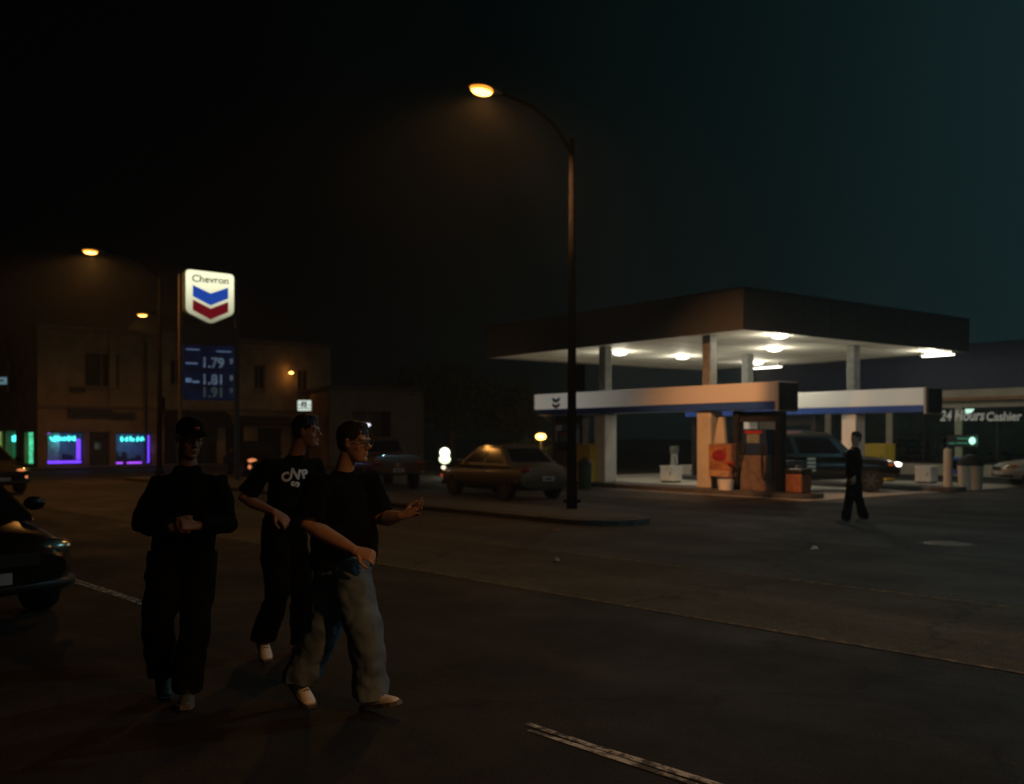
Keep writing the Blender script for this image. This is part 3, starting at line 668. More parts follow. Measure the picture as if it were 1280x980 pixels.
mb=MB(); mb.box(-.28,.28,-.26,.26,.522,.66); mb.build('lid',M['dark_metal'],ob,bevel=.05)
mb=MB(); mb.box(-.15,.15,-.268,-.262,.55,.62); mb.build('slot',M['black'],ob)
bo=thing('bollard','short tan bollard at the right end of the front island','bollard',on_ground(998,619,.012),0)
mb=MB(); mb.tube([(0,0,0),(0,0,.8),(0,0,.86)],[.1,.1,.05],14); mb.build('post',M['orange'],bo,True,angle=40)
mb=MB(); mb.cyl((0,0,.6),.104,.08,14); mb.build('reflective_band',M['cream'],bo,True,angle=40)
# yellow box, trash can, white boxes
def cabinet(name,label,cat,loc,w,d,h,m,rot=STN,lid=None):
    t=thing(name,label,cat,loc,rot)
    mb=MB(); mb.box(-w/2,w/2,-d/2,d/2,.06,h); mb.build('body',m,t,bevel=.02)
    mb=MB(); mb.box(-w/2+.04,w/2-.04,-d/2+.04,d/2-.04,0,.058); mb.build('plinth',M['dark_metal'],t)
    mb=MB(); mb.box(-w/2-.015,w/2+.015,-d/2-.015,d/2+.015,h+.002,h+.06); mb.build('lid',lid or m,t,bevel=.015)
    mb=MB(); mb.box(w*.3,w*.34,-d/2-.03,-d/2-.002,h*.5,h*.72); mb.build('handle',M['grey'],t)
    return t
cabinet('vending_box','tall yellow vending box behind the left white column','vending box',on_ground(737,607,.012),.7,.6,1.35,M['yellow'])
cabinet('vending_box','yellow vending box behind the bonnet of the dark four wheel drive','vending box',at(1098,545,36)*1+Vector((0,0,-1.7)),1.0,.6,1.35,M['yellow'])
tb=thing('waste_bin','dark green waste bin between the street lamp pole and the left column','bin',on_ground(731,611,.012))
mb=MB(); mb.tube([(0,0,0),(0,0,.75)],[.2,.24],16); mb.build('bin_body',M['green'],tb,True,angle=40)
mb=MB(); mb.tube([(0,0,.752),(0,0,.85),(0,0,1.0)],[.25,.22,.08],16); mb.build('lid',M['black'],tb,True,angle=40)
w1=cabinet('ice_box','white ice box with a grey service post behind it','ice box',on_ground(839,603,.012),.62,.5,.54,M['white_paint'])
av=thing('air_hose_post','pale air hose post standing behind the white ice box','air post',on_ground(844,600,.012)+Vector((.05,.5,0)),STN)
mb=MB(); mb.box(-.1,.1,-.1,.1,0,1.0); mb.build('post',M['lightgrey'],av,bevel=.02)
mb=MB(); mb.box(-.13,.13,-.13,.13,1.002,1.3); mb.build('gauge_box',M['grey'],av,bevel=.02)
mb=MB(); mb.tube([(.11,-.1,.9),(.25,-.15,.5),(.2,-.15,.2),(.14,-.1,.5)],.018,6); mb.build('hose',M['black'],av,True)
cabinet('ice_box','white ice box just left of the orange lit column','ice box',on_ground(877,600,.012)+Vector((0,2.2,0)),.75,.5,.45,M['white_paint'])
cabinet('ice_box','white ice box right of the dark four wheel drive','ice box',on_ground(1158,604,.012),.6,.5,.55,M['white_paint'])
wp=thing('guard_post','tall cream guard post at the right end of the rear pump row','guard post',on_ground(1185,614,.012))
mb=MB(); mb.tube([(0,0,0),(0,0,1.25),(0,0,1.32)],[.13,.13,.06],16); mb.build('post',M['cream'],wp,True,angle=40)
mb=MB(); mb.cyl((0,0,.02),.18,.05,16); mb.build('base',M['grey'],wp)
rb=thing('waste_bin','round cream waste bin with dark domed lid at right of the station','bin',on_ground(1213,612,.012))
mb=MB(); mb.tube([(0,0,0),(0,0,.75)],[.34,.38],20); mb.build('bin_body',M['cream'],rb,True,angle=40)
mb=MB(); mb.tube([(0,0,.752),(0,0,.9),(0,0,1.05),(0,0,1.12)],[.39,.36,.24,.05],20); mb.build('lid',M['black'],rb,True,angle=50)
bb=thing('newspaper_box','small blue newspaper box left of the round cream bin','newspaper box',on_ground(1199,606,.012),STN)
mb=MB(); mb.box(-.2,.2,-.2,.2,.35,.95); mb.build('body',M['blue_band'],bb,bevel=.02)
mb=MB(); mb.box(-.15,.15,-.21,-.202,.55,.85); mb.build('window',M['dark_glass'],bb)
mb=MB(); mb.box(-.03,.03,-.03,.03,0,.349); mb.build('post',M['dark_metal'],bb)

# ------------------------------------------------------------------ shop of the station
ys=17.9
sp=thing('station_shop','dark glazed station shop with navy upper band and cream eave at right','building',O_STN,STN)
X0,X1=-15.0,16.0
ow=[(X0+1+3.2*k,X0+1+3.2*k+2.9,.5,2.9) for k in range(9)]
w=wall_mb(X1-X0,3.2,.3,[(a-X0,b-X0,c,d) for a,b,c,d in ow]).build('wall',M['cream'],sp); w.location=(X0,ys,0); weld(w)
mb=MB(); mb.box(X0-.2,X1,ys-.75,ys+.3,3.205,3.62); mb.build('eave',M['cream'],sp,bevel=.02)
mb=MB(); mb.box(X0-.2,X1,ys-.78,ys-.752,3.17,3.3); mb.build('eave_trim',mat('eave_timber_tint',(.4,.2,.1),.6),sp)  # trim tinted orange for the light along the eave edge
mb=MB(); mb.box(X0,X1,ys-.3,ys-.0,3.63,5.55); mb.build('upper_band',M['navy'],sp)
mb=MB(); mb.box(X0,X1,ys+.01,ys+9,3.63,5.4); mb.build('roof',M['roofing'],sp)
mb=MB(); mb.box(X0,X1,ys+7.5,ys+7.6,0,3.2); mb.box(X0,X0+.2,ys+.31,ys+7.49,0,3.2); mb.box(X1-.2,X1,ys+.31,ys+7.49,0,3.2); mb.build('rear_wall',mat('shop_interior',(.25,.28,.26),.8,var=.4,vscale=2),sp)
glassm=bpy.data.materials.new('shop_glass'); glassm.use_nodes=True; pp=glassm.node_tree.nodes['Principled BSDF']
pp.inputs['Transmission Weight'].default_value=1; pp.inputs['Roughness'].default_value=.0; pp.inputs['IOR'].default_value=1.01; pp.inputs['Base Color'].default_value=(.45,.55,.52,1)
rnd=random.Random(5)
for (a,b_,c,d) in ow:
    mb=MB(); g=.06
    for q in ((a,b_,c,c+g),(a,b_,d-g,d),(a,a+g,c+g,d-g),(b_-g,b_,c+g,d-g),((a+b_)/2-.03,(a+b_)/2+.03,c+g,d-g)): mb.box(q[0],q[1],ys+.08,ys+.16,q[2],q[3])
    f=mb.build('shop_window',M['dark_metal'],sp)
    mb=MB(); mb.box(a+.01,b_-.01,ys+.17,ys+.18,c+.01,d-.01); mb.build('pane',glassm,f)
goodc=[mat('goods_a',(.4,.38,.34),.6,var=.6,vscale=5),mat('goods_b',(.35,.1,.08),.6,var=.5,vscale=7),mat('goods_c',(.1,.2,.4),.6,var=.5,vscale=6)]
for k in range(14):
    mb=MB(); x=X0+1.2+k*2.1; h=rnd.uniform(1.1,1.7); mb.box(x-.8,x+.8,ys+1.6,ys+2.1,.05,h)
    for q in range(5): 
        zq=.3+q*.28
        if zq<h-.1:
            for r in range(7): mb.box(x-.75+r*.215,x-.58+r*.215,ys+1.45,ys+1.59,zq,zq+rnd.uniform(.1,.2),rnd.randint(0,2))
    mb.build('shop_shelf',goodc,sp)
for k in range(5): lamp('shop_light','POINT',(X0+3+k*6,ys+3.5,3.02),9,(.75,1,.85),sp,.3)
stx=glow('shop_letter_white',(.85,.85,.75),.12,(.6,.6,.55),.4,4)
yL=ys-.06
def sxp(px): # metres along the shop front
    q=(px-640)/F; a=S(0,yL); dx,dy=.6,-.8; return (q*a.y-a.x)/(dx-q*dy)
def szp(px,py): return CH+(HY-py)*S(sxp(px),yL).y/F
text('lettering','24 Hours',.62,stx,sp,(sxp(1202),yL,szp(1203,520)),scx=.8,shear=.2,bold=.015)
text('lettering','Cashier',.5,stx,sp,(sxp(1254),yL,szp(1253,521)),scx=.92,shear=.1,bold=.012)
mb=MB()
for px,py,wd,hh in ((947,542,.42,.2),(957,545,.5,.1),(935,541,.3,.12),(992,541,.5,.12),(905,539,.25,.3)):  # glowing boxes: shop lamps, one standing in for a car roof glint
    q_=sxp(px)+.4; mb.box(q_-wd/2,q_+wd/2,ys+.9,ys+1.1,szp(px,py)-hh/2,szp(px,py)+hh/2)
mb.build('counter_lamp_glint',glow('counter_lamp_lens',(1,.97,.85),2.2),sp,bevel=.02)
gs=thing('neon_sign','small green lit neon sign in the shop window at right','neon sign',(0,0,0),STN)
gq=Vector((sxp(1213),ys-.1,szp(1213,551))); gs.location=st@gq
gn=glow('green_sign_neon',(.45,1,.72),1.6); gn2=glow('green_sign_dim',(.1,.6,.35),.2)
mb=MB(); mb.ball((.1,0,0),(.14,.05,.15),14,8); mb.build('bright_bulb',gn,gs,True)
mb=MB(); mb.box(-.55,-.08,-.02,.02,.06,.13); mb.box(-.6,-.1,-.02,.02,-.13,-.07); mb.box(-.95,-.65,-.02,.02,-.14,-.08); mb.build('neon_tube',gn2,gs,bevel=.02)
mb=MB(); mb.box(-1.0,.32,.04,.09,-.25,.25); mb.build('backing',M['dark_metal'],gs)
lamp('neon_light','POINT',(.1,-.25,0),2.5,(.2,1,.5),gs,.1)

# ------------------------------------------------------------------ cars
def supring(x,zb,zt,hw,n=20,e=3.2):
    out=[]; zc=(zb+zt)/2; hz=(zt-zb)/2
    for k in range(n):
        a=2*math.pi*(k+.5)/n; c,s_=math.cos(a),math.sin(a)
        out.append((x, hw*math.copysign(abs(c)**(2/e),c), zc+hz*math.copysign(abs(s_)**(2/e),s_)))
    return out
def car(name,label,cat,loc,rot,paint,stations,cab,wheels,rw,W,plate_rear=True,lit=(),bed=None,headpos=None,group=None,detail=True):
    """stations: (x,zbottom,ztop,halfwidth) rear to front; cab: (xb0,xr0,xr1,xb1,zbelt,zroof,wbelt,wroof)"""
    t=thing(name,label,cat,loc,rot,group)
    mb=MB(); mb.loft([supring(*s_) for s_ in stations]); body=mb.build('body',paint,t,True)
    cut=MB()
    for x in wheels:
        for s_ in (-1,1): cut.cyl((x,s_*W-.3 if s_>0 else s_*W-.1,rw),rw*1.17,.4,24,axis='y')
    co=cut.build('wheel_cutter',M['black'])
    b=body.modifiers.new('wells','BOOLEAN'); b.object=co; b.operation='DIFFERENCE'; b.solver='EXACT'
    baked(body); bpy.data.objects.remove(co)
    body.data.set_sharp_from_angle(angle=R(35))
    xb0,xr0,xr1,xb1,zb,zr,wb,wr=cab
    def lerp(a,b_,f): return a+(b_-a)*f
    def lvl(f):
        e=[(lerp(xb0,xr0,f),-lerp(wb,wr,f)),(lerp(xb1,xr1,f),-lerp(wb,wr,f)),(lerp(xb1,xr1,f),lerp(wb,wr,f)),(lerp(xb0,xr0,f),lerp(wb,wr,f))]
        return [(x,y,lerp(zb,zr,f)) for x,y in e]
    mb=MB(); top=[(x*.0+lerp(xr0,xr1,.5)+(x-lerp(xr0,xr1,.5))*.86,y*.86,zr+.05) for x,y,_ in lvl(1)]
    mb.loft([lvl(-.15),lvl(.5),lvl(1),top]); cabin=mb.build('cabin',paint,t,False,bevel=.05)
    # glass panes a few millimetres proud of the cabin skin
    def pane(nm,quad,off,parent=cabin):
        vs=[Vector(q) for q in quad]; n=(vs[1]-vs[0]).cross(vs[2]-vs[0]).normalized()
        if n.dot(sum(vs,Vector())/4-Vector((lerp(xb0,xb1,.5),0,lerp(zb,zr,.5))))<0: n=-n
        mb=MB(); mb.add([v+n*off for v in vs]+[v-n*.01 for v in vs],[(0,1,2,3),(7,6,5,4),(0,4,5,1),(1,5,6,2),(2,6,7,3),(3,7,4,0)])
        return mb.build(nm,M['dark_glass'],parent)
    def facep(f,u0,u1,f0,f1):
        lo,hi=lvl(f0),lvl(f1); i,j=f
        def pt(l,u): return tuple(lerp(l[i][k],l[j][k],u) for k in range(3))
        return [pt(lo,u0),pt(lo,u1),pt(hi,u1),pt(hi,u0)]
    pane('windscreen',facep((1,2),.07,.93,.08,.9),.006); pane('rear_window',facep((3,0),.08,.92,.15,.88),.006)
    for f in ((0,1),(2,3)):
        if f==(0,1): segs=((.1,.47),(.52,.9))
        else: segs=((.1,.48),(.53,.9))
        for u0,u1 in segs: pane('side_window',facep(f,u0,u1,.1,.86),.006)
    for x in wheels:
        for s_ in (-1,1):
            yo=s_*(W-.02); yi=s_*(W-.24); mb=MB(); prof=[(rw*.62,0),(rw*.93,.0),(rw,.2),(rw,.8),(rw*.93,1),(rw*.62,1)]
            rings=[[(x+r*math.cos(a),yi+(yo-yi)*h,rw+r*math.sin(a)) for a in [i*2*math.pi/28 for i in range(28)]] for r,h in prof]
            mb.loft(rings,True); wh=mb.build('wheel',M['black'],t,True,angle=35)
            mb=MB(); yf=yo+s_*.004; mb.cyl((x,min(yo,yf),rw),rw*.24,abs(yf-yo)+.006,16,axis='y')
            for k in range(6):
                a=k*math.pi/3; c,s2=math.cos(a),math.sin(a); r0,r1,hw=rw*.2,rw*.6,rw*.09
                p=[(x+c*r0-s2*hw,rw+s2*r0+c*hw),(x+c*r1-s2*hw,rw+s2*r1+c*hw),(x+c*r1+s2*hw,rw+s2*r1-c*hw),(x+c*r0+s2*hw,rw+s2*r0-c*hw)]
                mb.plate(p,min(yo,yf)+(0 if s_<0 else 0),max(yo,yf))
            ro=[(rw*.56,0),(rw*.62,0)]
            mb.build('rim',M['rim'],wh)
    xf=stations[-1][0]; xr=stations[0][0]
    fz=headpos[0]; rz=headpos[1]; hwF=stations[-2][3]; hwR=stations[1][3]
    for s_ in (-1,1):
        mb=MB(); mb.ball((stations[-2][0]+headpos[2],s_*hwF*.74,fz),(.13,.19,.085),14,8); mb.build('headlight',M['headlight'],t,True)
        mb=MB(); mb.ball((stations[-2][0]+headpos[2]-.1,s_*hwF*.95,fz),(.12,.05,.06),10,6); mb.build('turn_signal',M['amber'],t,True)
        mb=MB(); mb.ball((stations[1][0]-headpos[3],s_*hwR*.8,rz),(.06,.15,.09),12,6); mb.build('tail_light',M['tail'],t,True)
        mb=MB(); mb.ball((xb1-.25,s_*(wb+.12),zb+.08),(.06,.11,.075),10,6); mb.build('mirror',paint,t,True)
    mb=MB(); mb.box(xr-.025,xr-.001,-.18,.18,rz-.28,rz-.16); pl=mb.build('number_plate',M['plate'],t)
    mb=MB(); mb.box(xr-.029,xr-.0255,-.13,.13,rz-.245,rz-.195); mb.build('plate_characters',M['plate_ink'],pl)
    mb=MB(); mb.box(xf+.001,xf+.025,-.18,.18,fz-.28,fz-.18); pl=mb.build('number_plate',M['plate'],t)
    mb=MB(); mb.box(xf+.0005,xf+.02,-.42,.42,fz-.13,fz-.02); mb.build('grille',M['black'],t)
    for x,z in ((xr+.06,rz-.3),(xf-.06,fz-.32)):
        mb=MB(); hw=hwR if x==xr+.06 else hwF
        mb.tube([(x+(.2 if x<0 else -.2),-hw*1.0,z),(x,-hw*.82,z),(x,hw*.82,z),(x+(.2 if x<0 else -.2),hw*1.0,z)],.055,8); mb.build('bumper',M['dark_metal'],t,True)
    # door seams and handles
    for s_ in (-1,1):
        for u in (.52,):
            x=lerp(xb0,xb1,u)
            mb=MB(); mb.box(x-.2,x-.06,*sorted((s_*(W-.002),s_*(W+.03))),zb-.14,zb-.1); mb.build('door_handle',M['dark_metal'],t,bevel=.008)
    return t
def paintm(n,c,coat=.6,metal=.3): return mat(n,c,.3,metal,var=.1,vscale=1.5,coat=coat)
sedan_st=[(-2.2,.45,.8,.7),(-2.12,.3,.93,.82),(-1.7,.24,.99,.86),(-.9,.22,.97,.88),(0,.2,.95,.88),(.8,.2,.94,.88),(1.4,.22,.9,.86),(1.95,.26,.8,.8),(2.18,.38,.66,.66)]
sedan_cab=(-1.55,-.95,.28,1.05,.93,1.42,.8,.6)
# near dark car at the left edge
pn=Vector((-6.13,9.74,0)); 
car('parked_car','dark car with clear headlamps cut off by the left edge','car',pn,R(-42),paintm('black_car_paint',(.006,.006,.0065),coat=.2),sedan_st,sedan_cab,(-1.35,1.32),.31,.88,headpos=(.68,.78,.03,.02))
# sedan by the station kerb
rr=on_ground(684,626); dirv=Vector((-.56,.83,0))
cs=car('parked_car','dull brown saloon car parked along the kerb behind the tall street lamp','car',rr+dirv*2.15,math.atan2(dirv.y,dirv.x),mat('brown_car_paint',(.09,.075,.055),.5,var=.15,vscale=1.5,coat=.05),sedan_st,sedan_cab,(-1.35,1.32),.31,.88,headpos=(.68,.8,.03,.02))
mk=glow('marker_white',(1,.9,.65),1.5); mr_=glow('reflector_glow',(1,.1,.06),.35)
mb=MB(); mb.ball((1.9,.80,.78),(.1,.05,.06),10,6); mb.build('marker_light',mk,cs,True)
mb=MB(); mb.ball((2.05,.76,.55),(.09,.05,.035),10,6); mb.build('reflector',mr_,cs,True)  # red glint put into the reflector as glow
# dark four wheel drive among the pumps
suv_st=[(-2.3,.55,.95,.8),(-2.25,.42,1.08,.87),(-1.6,.36,1.12,.91),(-.6,.34,1.1,.92),(.4,.34,1.1,.92),(1.1,.36,1.1,.91),(1.7,.38,1.05,.9),(2.15,.42,.98,.86),(2.35,.5,.85,.74)]
suv_cab=(-2.2,-2.0,.45,1.05,1.1,1.72,.86,.7)
q=on_ground(1066,614,.012); 
su=car('four_wheel_drive','dark four wheel drive with one bright headlamp parked between the pump rows','four wheel drive',Vector((9.4,29.75,.012)),R(-12),paintm('dark_green_paint',(.012,.016,.016)),suv_st,suv_cab,(-1.45,1.5),.36,.92,headpos=(.82,.92,.02,.02))
mb=MB(); mb.ball((2.27,-.66,.84),(.14,.17,.075),12,8); mb.build('lit_headlamp',glow('car_headlamp',(1,.9,.75),4),su,True)
door_refl=glow('door_reflection',(.7,.85,.7),.02,(.65,.7,.62))  # pale bars painted on the door as reflections of the station lights
mb=MB(); 
for k in range(6): mb.box(-1.12+rnd.uniform(-.03,.03),-.92+rnd.uniform(-.05,.03),-.936,-.925,.62+k*.075,.66+k*.075)
mb.build('door_reflection_bars',door_refl,su)
mb=MB()
for k in range(4): mb.box(-.32,-.08,-.936,-.925,.62+k*.115,.69+k*.115)
mb.build('door_reflection_bars',door_refl,su)
mb=MB(); mb.box(-1.9,.3,-.74,-.7,1.77,1.8); mb.box(-1.9,.3,.7,.74,1.77,1.8); mb.build('roof_rack',M['steel'],su,bevel=.01)
# pale car by the shop, cut by the right edge
car('parked_car','pale beige car by the station shop cut off by the right edge','car',Vector((18.6,32.2,.006)),R(170),paintm('beige_car_paint',(.38,.34,.27),metal=0),sedan_st,sedan_cab,(-1.35,1.32),.31,.88,headpos=(.68,.8,.03,.02))
# brown pickup seen behind the man in glasses
pk_st=[(-2.4,.6,1.0,.8),(-2.38,.5,1.12,.86),(-1.5,.42,1.15,.88),(-.2,.42,1.13,.88),(.6,.4,1.1,.88),(1.3,.4,1.08,.87),(2.0,.44,1.0,.84),(2.4,.55,.86,.7)]
pk=car('pickup_truck','dull brown pickup truck parked in the dark behind the man in glasses','pickup truck',on_ground(497,613)+Vector((-.9,2.2,0)),R(113),paintm('brown_truck_paint',(.08,.04,.02),metal=0),pk_st,(-.5,-.25,.45,1.0,1.1,1.62,.82,.68),(-1.5,1.5),.36,.88,headpos=(.84,.85,.02,.0))
# two far dark cars whose small lamps show
def fx(t,pts):
    for i,(x,y,z,r,m) in enumerate(pts):
        mb=MB(); mb.ball((x,y,z),r,10,6); mb.build('lit_lamp',m,t,True)
am=glow('far_amber_lamp',(1,.32,.12),.8)
f1=car('parked_car','small dark car on the side street with amber lamps lit behind the men','car',Vector((-11.3,42,0)),R(-60),mat('far_car_paint',(.006,.006,.006),.7,spec=.1),sedan_st,sedan_cab,(-1.35,1.32),.31,.88,headpos=(.68,.8,.03,.02))
fx(f1,[(2.1,-.62,.68,(.06,.2,.09),am),(2.18,-.75,.42,(.06,.07,.09),am)])
f2=car('parked_car','dark car at far left behind the near car with amber lamps lit','car',Vector((-16.3,29.2,0)),R(-42),mat('far_car_paint_dark',(.004,.004,.004),.7,spec=.08),sedan_st,sedan_cab,(-1.35,1.32),.31,.88,headpos=(.68,.8,.03,.02))
fx(f2,[(2.1,.5,.7,(.05,.13,.04),am),(2.19,.62,.5,(.04,.04,.04),am)])

# ------------------------------------------------------------------ small lamps, plants, litter
gl=thing('globe_lamp','white lamp of two stacked globes on a short post','globe lamp'); p=at(556,570,40); gl.location=(p.x,p.y,.006)
gg=glow('globe_glow',(1,1,.85),3); gg2=glow('globe_glow_green',(.85,1,.6),2)
z=p.z
mb=MB(); mb.ball((0,0,z+.14),(.21,.21,.2),16,10); mb.build('globe',gg,gl,True)
mb=MB(); mb.ball((0,0,z-.14),(.24,.24,.19),16,10); mb.build('globe',gg2,gl,True)
mb=MB(); mb.tube([(0,0,0),(0,0,z-.34)],[.08,.06],10); mb.build('post',M['dark_metal'],gl,True)
lamp('globe_light','POINT',(0,-.4,z),8,(1,1,.8),gl,.2)
pl2=thing('post_lamp','small lit orange post lamp among shrubs left of the fuel canopy','post lamp'); p=at(676,546,46); pl2.location=(p.x,p.y,.006); z=p.z
mb=MB(); mb.ball((0,0,z),(.25,.2,.16),14,8); mb.build('lens',M['sodium'],pl2,True)
mb=MB(); mb.tube([(0,0,z+.15),(0,0,z+.24),(0,0,z+.3)],[.28,.2,.03],12); mb.build('cap',M['dark_metal'],pl2,True)
mb=MB(); mb.tube([(0,0,0),(0,0,z-.1)],.05,8); mb.build('post',M['dark_metal'],pl2,True)
lamp('lamp_light','POINT',(0,-.5,z-.1),40,SOD,pl2,.2)
def foliage(name,parent,c,r,n,size,rnd):
    mb=MB()
    for _ in range(n):
        d=Vector((rnd.gauss(0,1),rnd.gauss(0,1),rnd.gauss(0,1))).normalized()*(rnd.random()**.4)
        k=1+.35*math.sin(d.x*5+d.z*4)*math.cos(d.y*6)
        p=Vector((c[0]+d.x*r[0]*k,c[1]+d.y*r[1]*k,c[2]+d.z*r[2]*k))
        a=Vector((rnd.gauss(0,1),rnd.gauss(0,1),rnd.gauss(0,.6))).normalized()*size*rnd.uniform(.6,1.3); b=a.orthogonal().normalized()*size*.45
        mb.add([p-a,p+b,p+a,p-b],[(0,1,2,3)])
    return mb.build(name,M['leaf'],parent)
rnd=random.Random(21)
for lab,px,Y,h,w in (('round shrub under the small orange post lamp',668,47.5,1.5,.9),('low shrub left of the small orange post lamp',652,48,1.2,.8)):
    p=at(px,545,Y); s_=thing('shrub',lab,'shrub',(p.x,p.y,0)); foliage('foliage',s_,(0,0,h*.55),(w,w,h*.5),900,.1,rnd)
    mb=MB(); mb.tube([(0,0,-.02),(.05,0,h*.5)],[.05,.02],7); mb.build('stem',M['bark'],s_)
def tree(lab,px,Y,h,w):
    p=at(px,545,Y); t=thing('tree',lab,'tree',(p.x,p.y,0),rnd.uniform(0,6))
    mb=MB(); mb.tube([(0,0,-.03),(.1,.05,h*.25),(.0,.1,h*.5),(.1,.0,h*.8)],[.26,.2,.14,.04],9)
    for k in range(6):
        a=k*1.05+rnd.random(); z=h*(.35+.06*k); mb.tube([(.05,.05,z),(math.cos(a)*w*.4,math.sin(a)*w*.4,z+h*.1),(math.cos(a)*w*.75,math.sin(a)*w*.75,z+h*.14)],[.1,.06,.02],6)
    mb.build('trunk',M['bark'],t,True)
    mb=MB(); f=foliage('crown',t,(0,0,h*.68),(w,w,h*.33),2600,.2,rnd)
tree('dark tree behind the globe lamp, left of the fuel canopy',566,58,6.0,2.6)
tree('dark tree farther off between the low building and the globe lamp',524,66,6.6,3.0)
tree('dark tree behind the fuel canopy above the small post lamp',640,62,5.0,2.6)
# manhole cover and scraps on the ground
mc=thing('manhole_cover','round iron manhole cover in the road at right','manhole cover',on_ground(1184,681)+Vector((0,0,.004)))
mb=MB(); mb.cyl((0,0,.0),.42,.008,32); mb.build('ring',M['concrete'],mc)
mb=MB(); mb.cyl((0,0,.008),.34,.008,32); cv=mb.build('cover',M['iron'],mc)
mb=MB()
for k in range(-3,4): mb.box(-.26,.26,k*.08-.015,k*.08+.015,.0162,.02)
mb.build('ribs',M['iron'],cv)
for lab,px,py,s_ in (('crumpled paper scrap lying between the yellow lines',695,702,.06),('flattened white litter on the road near the driveway',1018,687,.06),('small reddish scrap at the foot of the far kerb',696,664,.08)):
    p=on_ground(px,py); t=thing('litter',lab,'litter',p)
    mb=MB(); n=12; rg=random.Random(px)
    ring=[(s_*math.cos(a)*rg.uniform(.6,1.2),s_*math.sin(a)*rg.uniform(.4,.8),.006+rg.uniform(0,.015)) for a in [i*2*math.pi/n for i in range(n)]]
    ring2=[(x*.5,y*.5,z+.03+rg.uniform(0,.02)) for x,y,z in ring]
    mb.loft([ring,ring2]); mb.build('scrap',M['paper'] if px!=696 else M['orange'],t)

# ------------------------------------------------------------------ people
def V(*a): return Vector(a)
def head_mb(mb,c,yaw,tilt=0):
    rot=Matrix.Rotation(yaw,3,'Z')@Matrix.Rotation(tilt,3,'Y')
    prof=[(-.122,.07,.03,.022),(-.108,.086,.0,.042),(-.08,.092,-.035,.054),(-.05,.09,-.06,.061),(-.02,.086,-.08,.066),(.012,.082,-.092,.07),(.045,.09,-.098,.073),(.075,.084,-.097,.073),(.1,.066,-.082,.061),(.118,.03,-.05,.036)]
    rings=[]
    for z,xf,xb,w in prof:
        cx=(xf+xb)/2; hx=(xf-xb)/2
        rings.append([c+rot@V(cx+hx*math.copysign(abs(math.cos(a))**.85,math.cos(a)),w*math.copysign(abs(math.sin(a))**.85,math.sin(a)),z) for a in [i*2*math.pi/20 for i in range(20)]])
    mb.loft(rings)
    L=lambda x,y,z: c+rot@V(x,y,z)
    mb.tube([L(.08,0,.03),L(.098,0,.0),L(.114,0,-.024),L(.1,0,-.034)],[.009,.011,.016,.011],10)   # nose
    for s_ in (-1,1):
        mb.ball(L(.1,s_*.012,-.03),.0105,8,6)
        mb.ball(L(.078,s_*.034,.026),(.017,.026,.01),10,6,rot)      # brow
        mb.ball(L(.055,s_*.038,-.03),(.026,.024,.026),12,8,rot)     # cheek
        mb.ball(L(-.008,s_*.073,-.002),(.021,.011,.033),10,6,rot)   # ear
        mb.ball(L(-.004,s_*.08,.012),(.014,.008,.017),8,6,rot)
    mb.ball(L(.09,0,-.058),(.014,.025,.0075),10,6,rot); mb.ball(L(.088,0,-.072),(.014,.022,.008),10,6,rot)   # lips
    mb.ball(L(.083,0,-.1),(.018,.025,.018),10,6,rot)               # chin
    return L,rot
def hand_mb(mb,w,d,nrm,curl=.5,spread=.12,side=1,scale=1.0):
    """w wrist, d hand direction, nrm out of the back of the hand; side: +1 thumb on the lateral axis"""
    d=d.normalized(); lat=nrm.cross(d).normalized()*side; n=d.cross(lat).normalized()
    if n.dot(nrm)<0: n=-n
    k=scale
    rings=[]
    for f,wd,th in ((-.015,.027,.022),(.02,.034,.018),(.05,.041,.016),(.085,.042,.014),(.1,.036,.01)):
        rings.append([w+d*f*k+(lat*wd*math.cos(a)+n*th*math.sin(a))*k for a in [i*2*math.pi/12 for i in range(12)]])
    mb.loft(rings)
    for i,(off,ln) in enumerate(((.031,.072),(.0105,.08),(-.0105,.075),(-.031,.058))):
        base=w+d*.085*k+lat*off*k
        dd=(d+lat*spread*(1.5-i)*.8).normalized(); pts=[base-d*.02*k,base]; p=base; ang=0
        for j,fr in enumerate((.44,.32,.24)):
            ang+=curl*(.7,1.0,.7)[j]*(1+.08*i)
            v=dd*math.cos(ang)-n*math.sin(ang); p=p+v*ln*fr*k; pts.append(p)
        mb.tube(pts,[.0095*k,.0095*k,.009*k,.0083*k,.0068*k],8)
        mb.ball(pts[-1],.0068*k,8,5)
    tb=w+d*.03*k+lat*.03*k; p1=tb+(d*.6+lat*.75-n*.2).normalized()*.035*k; p2=p1+(d*.85+lat*.3-n*.35*(.4+curl)).normalized()*.03*k; p3=p2+(d*.9-n*.4*curl).normalized()*.024*k
    mb.tube([w+d*.015*k,tb,p1,p2,p3],[.014*k,.0145*k,.0115*k,.01*k,.0075*k],8); mb.ball(p3,.0075*k,8,5)
def remeshed(o,vox,smooth=2,fac=.5,folds=0,fsize=.12):
    r=o.modifiers.new('r','REMESH'); r.mode='VOXEL'; r.voxel_size=vox; r.use_smooth_shade=True
    if folds:
        tx=bpy.data.textures.new('folds','CLOUDS'); tx.noise_scale=fsize
        d=o.modifiers.new('d','DISPLACE'); d.texture=tx; d.strength=folds; d.mid_level=.5; d.texture_coords='GLOBAL'
    if smooth: s_=o.modifiers.new('s','SMOOTH'); s_.iterations=smooth; s_.factor=fac
    m=o.data.materials[0]; baked(o); 
    o.data.materials.clear(); o.data.materials.append(m)
    o.data.polygons.foreach_set('use_smooth',[True]*len(o.data.polygons)); return o
def ell(c,lat,fwd,a,b,n=20): return [c+lat*a*math.cos(t)+fwd*b*math.sin(t) for t in [i*2*math.pi/n for i in range(n)]]
